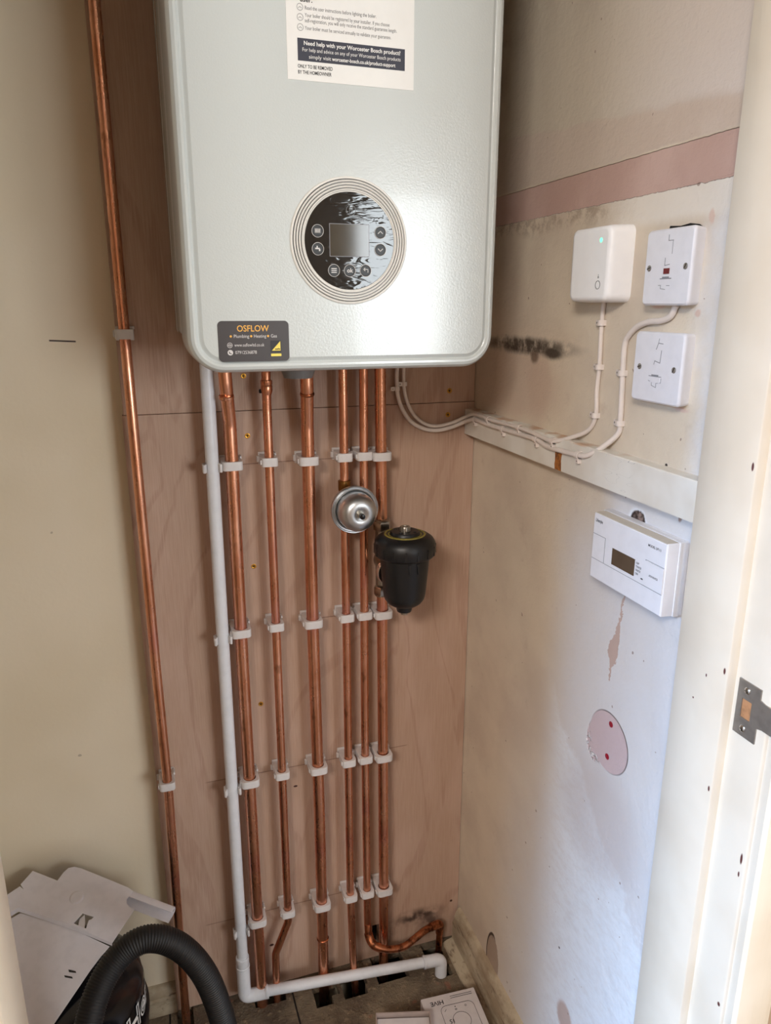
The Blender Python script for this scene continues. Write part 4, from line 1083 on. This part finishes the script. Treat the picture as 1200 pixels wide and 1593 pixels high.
# hose
H = smooth_path([(-.2150, -.345, .215), (-.1900, -.385, .270), (-.1600, -.380, .350), (-.1447, -.353, .412), (-.1267, -.322, .443), (-.0990, -.3000, .4650), (-.0690, -.2930, .4765), (-.0400, -.2920, .4690), (-.0120, -.2940, .4450), (.0110, -.2980, .4080), (.0275, -.3040, .3630), (.0410, -.3120, .2950), (.0500, -.3250, .2200), (.0600, -.345, .1200), (.0900, -.380, .0450), (.1600, -.450, .0260)], 14)
H = resample(H, .004)
for _ in range(8): H = [H[0]] + [(a + b*2 + c)/4 for a, b, c in zip(H, H[1:], H[2:])] + [H[-1]]
H = resample(smooth_path(H, 5), .00092)
bm = bm_new(); tube(bm, H, .02, 24, rad=lambda i: .0184 + (.0012 if (i % 4) in (0, 1) else 0)); obj('ribbed_hose', bm, 'black_rubber', t, 'thick black ribbed hose', sharp=80)
bm = bm_new(); lathe(bm, (-.2050, -.322, .208), (0.1, -.9, .45), [(-.03, .026), (.004, .026), (.008, .0235), (.024, .0225), (.026, .019)], 32); obj('hose_socket', bm, 'black_plastic', t)

# cardboard boxes on the floor
def rot_box(c, ang, pts): ca, sa = math.cos(ang), math.sin(ang); return [Vector((c[0] + p[0]*ca - p[1]*sa, c[1] + p[0]*sa + p[1]*ca, p[2])) for p in pts]
def oriented(bm, c, ang, x0, x1, y0, y1, z0, z1, bev=.0):
    t_ = bmesh.new(); bmesh.ops.create_cube(t_, size=1)
    for v in t_.verts: v.co = Vector(((x0+x1)/2 + v.co.x*(x1-x0), (y0+y1)/2 + v.co.y*(y1-y0), (z0+z1)/2 + v.co.z*(z1-z0)))
    if bev: bmesh.ops.bevel(t_, geom=list(t_.edges), offset=bev, segments=2, affect='EDGES')
    join(bm, t_, Matrix.Translation((c[0], c[1], 0)) @ Matrix.Rotation(ang, 4, 'Z'))
ZT = .060
t = thing('thermostat_box', 'white printed thermostat carton lying on the floor by the skirting', 'box', (.4830, -.2400, 0))
c, an = (.4820, -.1780), math.radians(-3.5)
bm = bm_new(); oriented(bm, c, an, -.0560, .0560, -.150, 0, 0, ZT, .0012); obj('carton', bm, 'box_white', t)
# print, read from the far side
ux = Vector((-math.cos(an), -math.sin(an), 0)); uy = Vector((math.sin(an), -math.cos(an), 0)); TOPF = (ux, uy, Vector((0, 0, 1)))
def tp(a, b): 
    return Vector((c[0], c[1], ZT+.0002)) + Vector((math.cos(an), math.sin(an), 0))*a + Vector((math.sin(an)*1.0, -math.cos(an), 0))*b
bm = bm_new()
text(bm, 'HIVE', .0130, tp(-.0135, .0125), TOPF, .015)
for b_ in (.0085, .0125):
    q = tp(.0225, b_); strokemark(bm, [(-.025, 0), (.020, 0)], .0009, q, TOPF, .0002)
q = tp(.009, .062); r_ = rr2(-.034, .034, -.036, .036, .012, 6); strokemark(bm, r_ + [r_[0]], .0007, q, TOPF, .0002)
ringmark(bm, q, TOPF, .018, .0007, .0002)
text(bm, '15', .012, tp(-.004, .056), TOPF, .01)
ringmark(bm, tp(.026, .034), TOPF, .0020, .0006, .0002); strokemark(bm, [(-.002, -.002), (.002, .002)], .0007, tp(-.016, .036), TOPF, .0002); discmark(bm, tp(.005, .0320), TOPF, .0011, .0002)
for i in range(3): strokemark(bm, [(-.0022, 0), (.0022, 0)], .0004, tp(.005, .0365+i*.0012), TOPF, .0002)
obj('print', bm, 'ink_black', t)
t = thing('open_carton', 'plain white open carton in front of the printed one', 'box', (.3700, -.2600, 0))
c2_, an2 = (.3770, -.2085), math.radians(-15.5)
bm = bm_new()
W2, Dp, HH = .052, .13, .085
oriented(bm, c2_, an2, -W2, W2, -.003, 0, 0, HH, .0006); oriented(bm, c2_, an2, -W2, -W2+.002, -Dp, -.002, 0, HH, .0004); oriented(bm, c2_, an2, W2-.002, W2, -Dp, -.002, 0, HH, .0004); oriented(bm, c2_, an2, -W2, W2, -Dp-.002, -Dp, 0, HH, .0004); oriented(bm, c2_, an2, -W2+.001, W2-.001, -Dp, -.001, .001, .003)
obj('tray', bm, 'box_inner', t)
bm = bm_new(); oriented(bm, c2_, an2, -W2+.0025, W2-.0025, -Dp+.001, -.0075, .070, .0785, .0008); obj('insert', bm, 'box_white', t, 'white inner lid')

# ================================================================== light, camera
def area(name, loc, target, sx, sy, power, col):
    l = bpy.data.lights.new(name, 'AREA'); l.shape = 'RECTANGLE'; l.size = sx; l.size_y = sy; l.energy = power; l.color = col
    o = bpy.data.objects.new(name, l); COL.objects.link(o); o.location = loc
    o.rotation_euler = (Vector(target)-Vector(loc)).to_track_quat('-Z', 'Y').to_euler(); return o
area('window_daylight', (1.71, -3.52, 1.42), (1.71, 0, 1.42), 1.18, 1.14, 40, (.90, .97, 1.0))
area('sky_daylight', (-2.9, -1.75, 2.60), (.58, -.5, .20), 1.2, 1.2, 235, (.33, .60, 1.0))
area('hall_fill', (-.95, -2.3, 2.38), (-.1, -1.2, .9), .6, .6, 38, (1.0, .94, .87))  # added warm fill for the right wall; stands for no known lamp
w_ = bpy.data.worlds.new('World'); SC.world = w_; w_.use_nodes = True
w_.node_tree.nodes['Background'].inputs[0].default_value = (.80, .88, 1, 1); w_.node_tree.nodes['Background'].inputs[1].default_value = .8

cam = bpy.data.cameras.new('Camera'); co = bpy.data.objects.new('Camera', cam); COL.objects.link(co)
cam.sensor_fit = 'HORIZONTAL'; cam.sensor_width = 36; cam.lens = 1153.776/1200*36; cam.clip_start = .02
p_, y_, r_ = .27311801, .31589826, .00163818
fw = Vector((math.sin(y_)*math.cos(p_), math.cos(y_)*math.cos(p_), -math.sin(p_))); rt = Vector((math.cos(y_), -math.sin(y_), 0)); upv = rt.cross(fw)
R2 = rt*math.cos(r_) + upv*math.sin(r_); U2 = upv*math.cos(r_) - rt*math.sin(r_)
mtx = Matrix((R2, U2, -fw)).transposed().to_4x4(); mtx.translation = (0, -1.25, 1.386)
co.matrix_world = mtx
SC.camera = co
for o in bpy.data.objects:
    if '_o' in o: del o['_o']
SC.view_settings.view_transform = 'Standard'; SC.view_settings.look = 'None'; SC.view_settings.gamma = 1.0
SC.view_settings.use_curve_mapping = False; SC.view_settings.exposure = 0.76
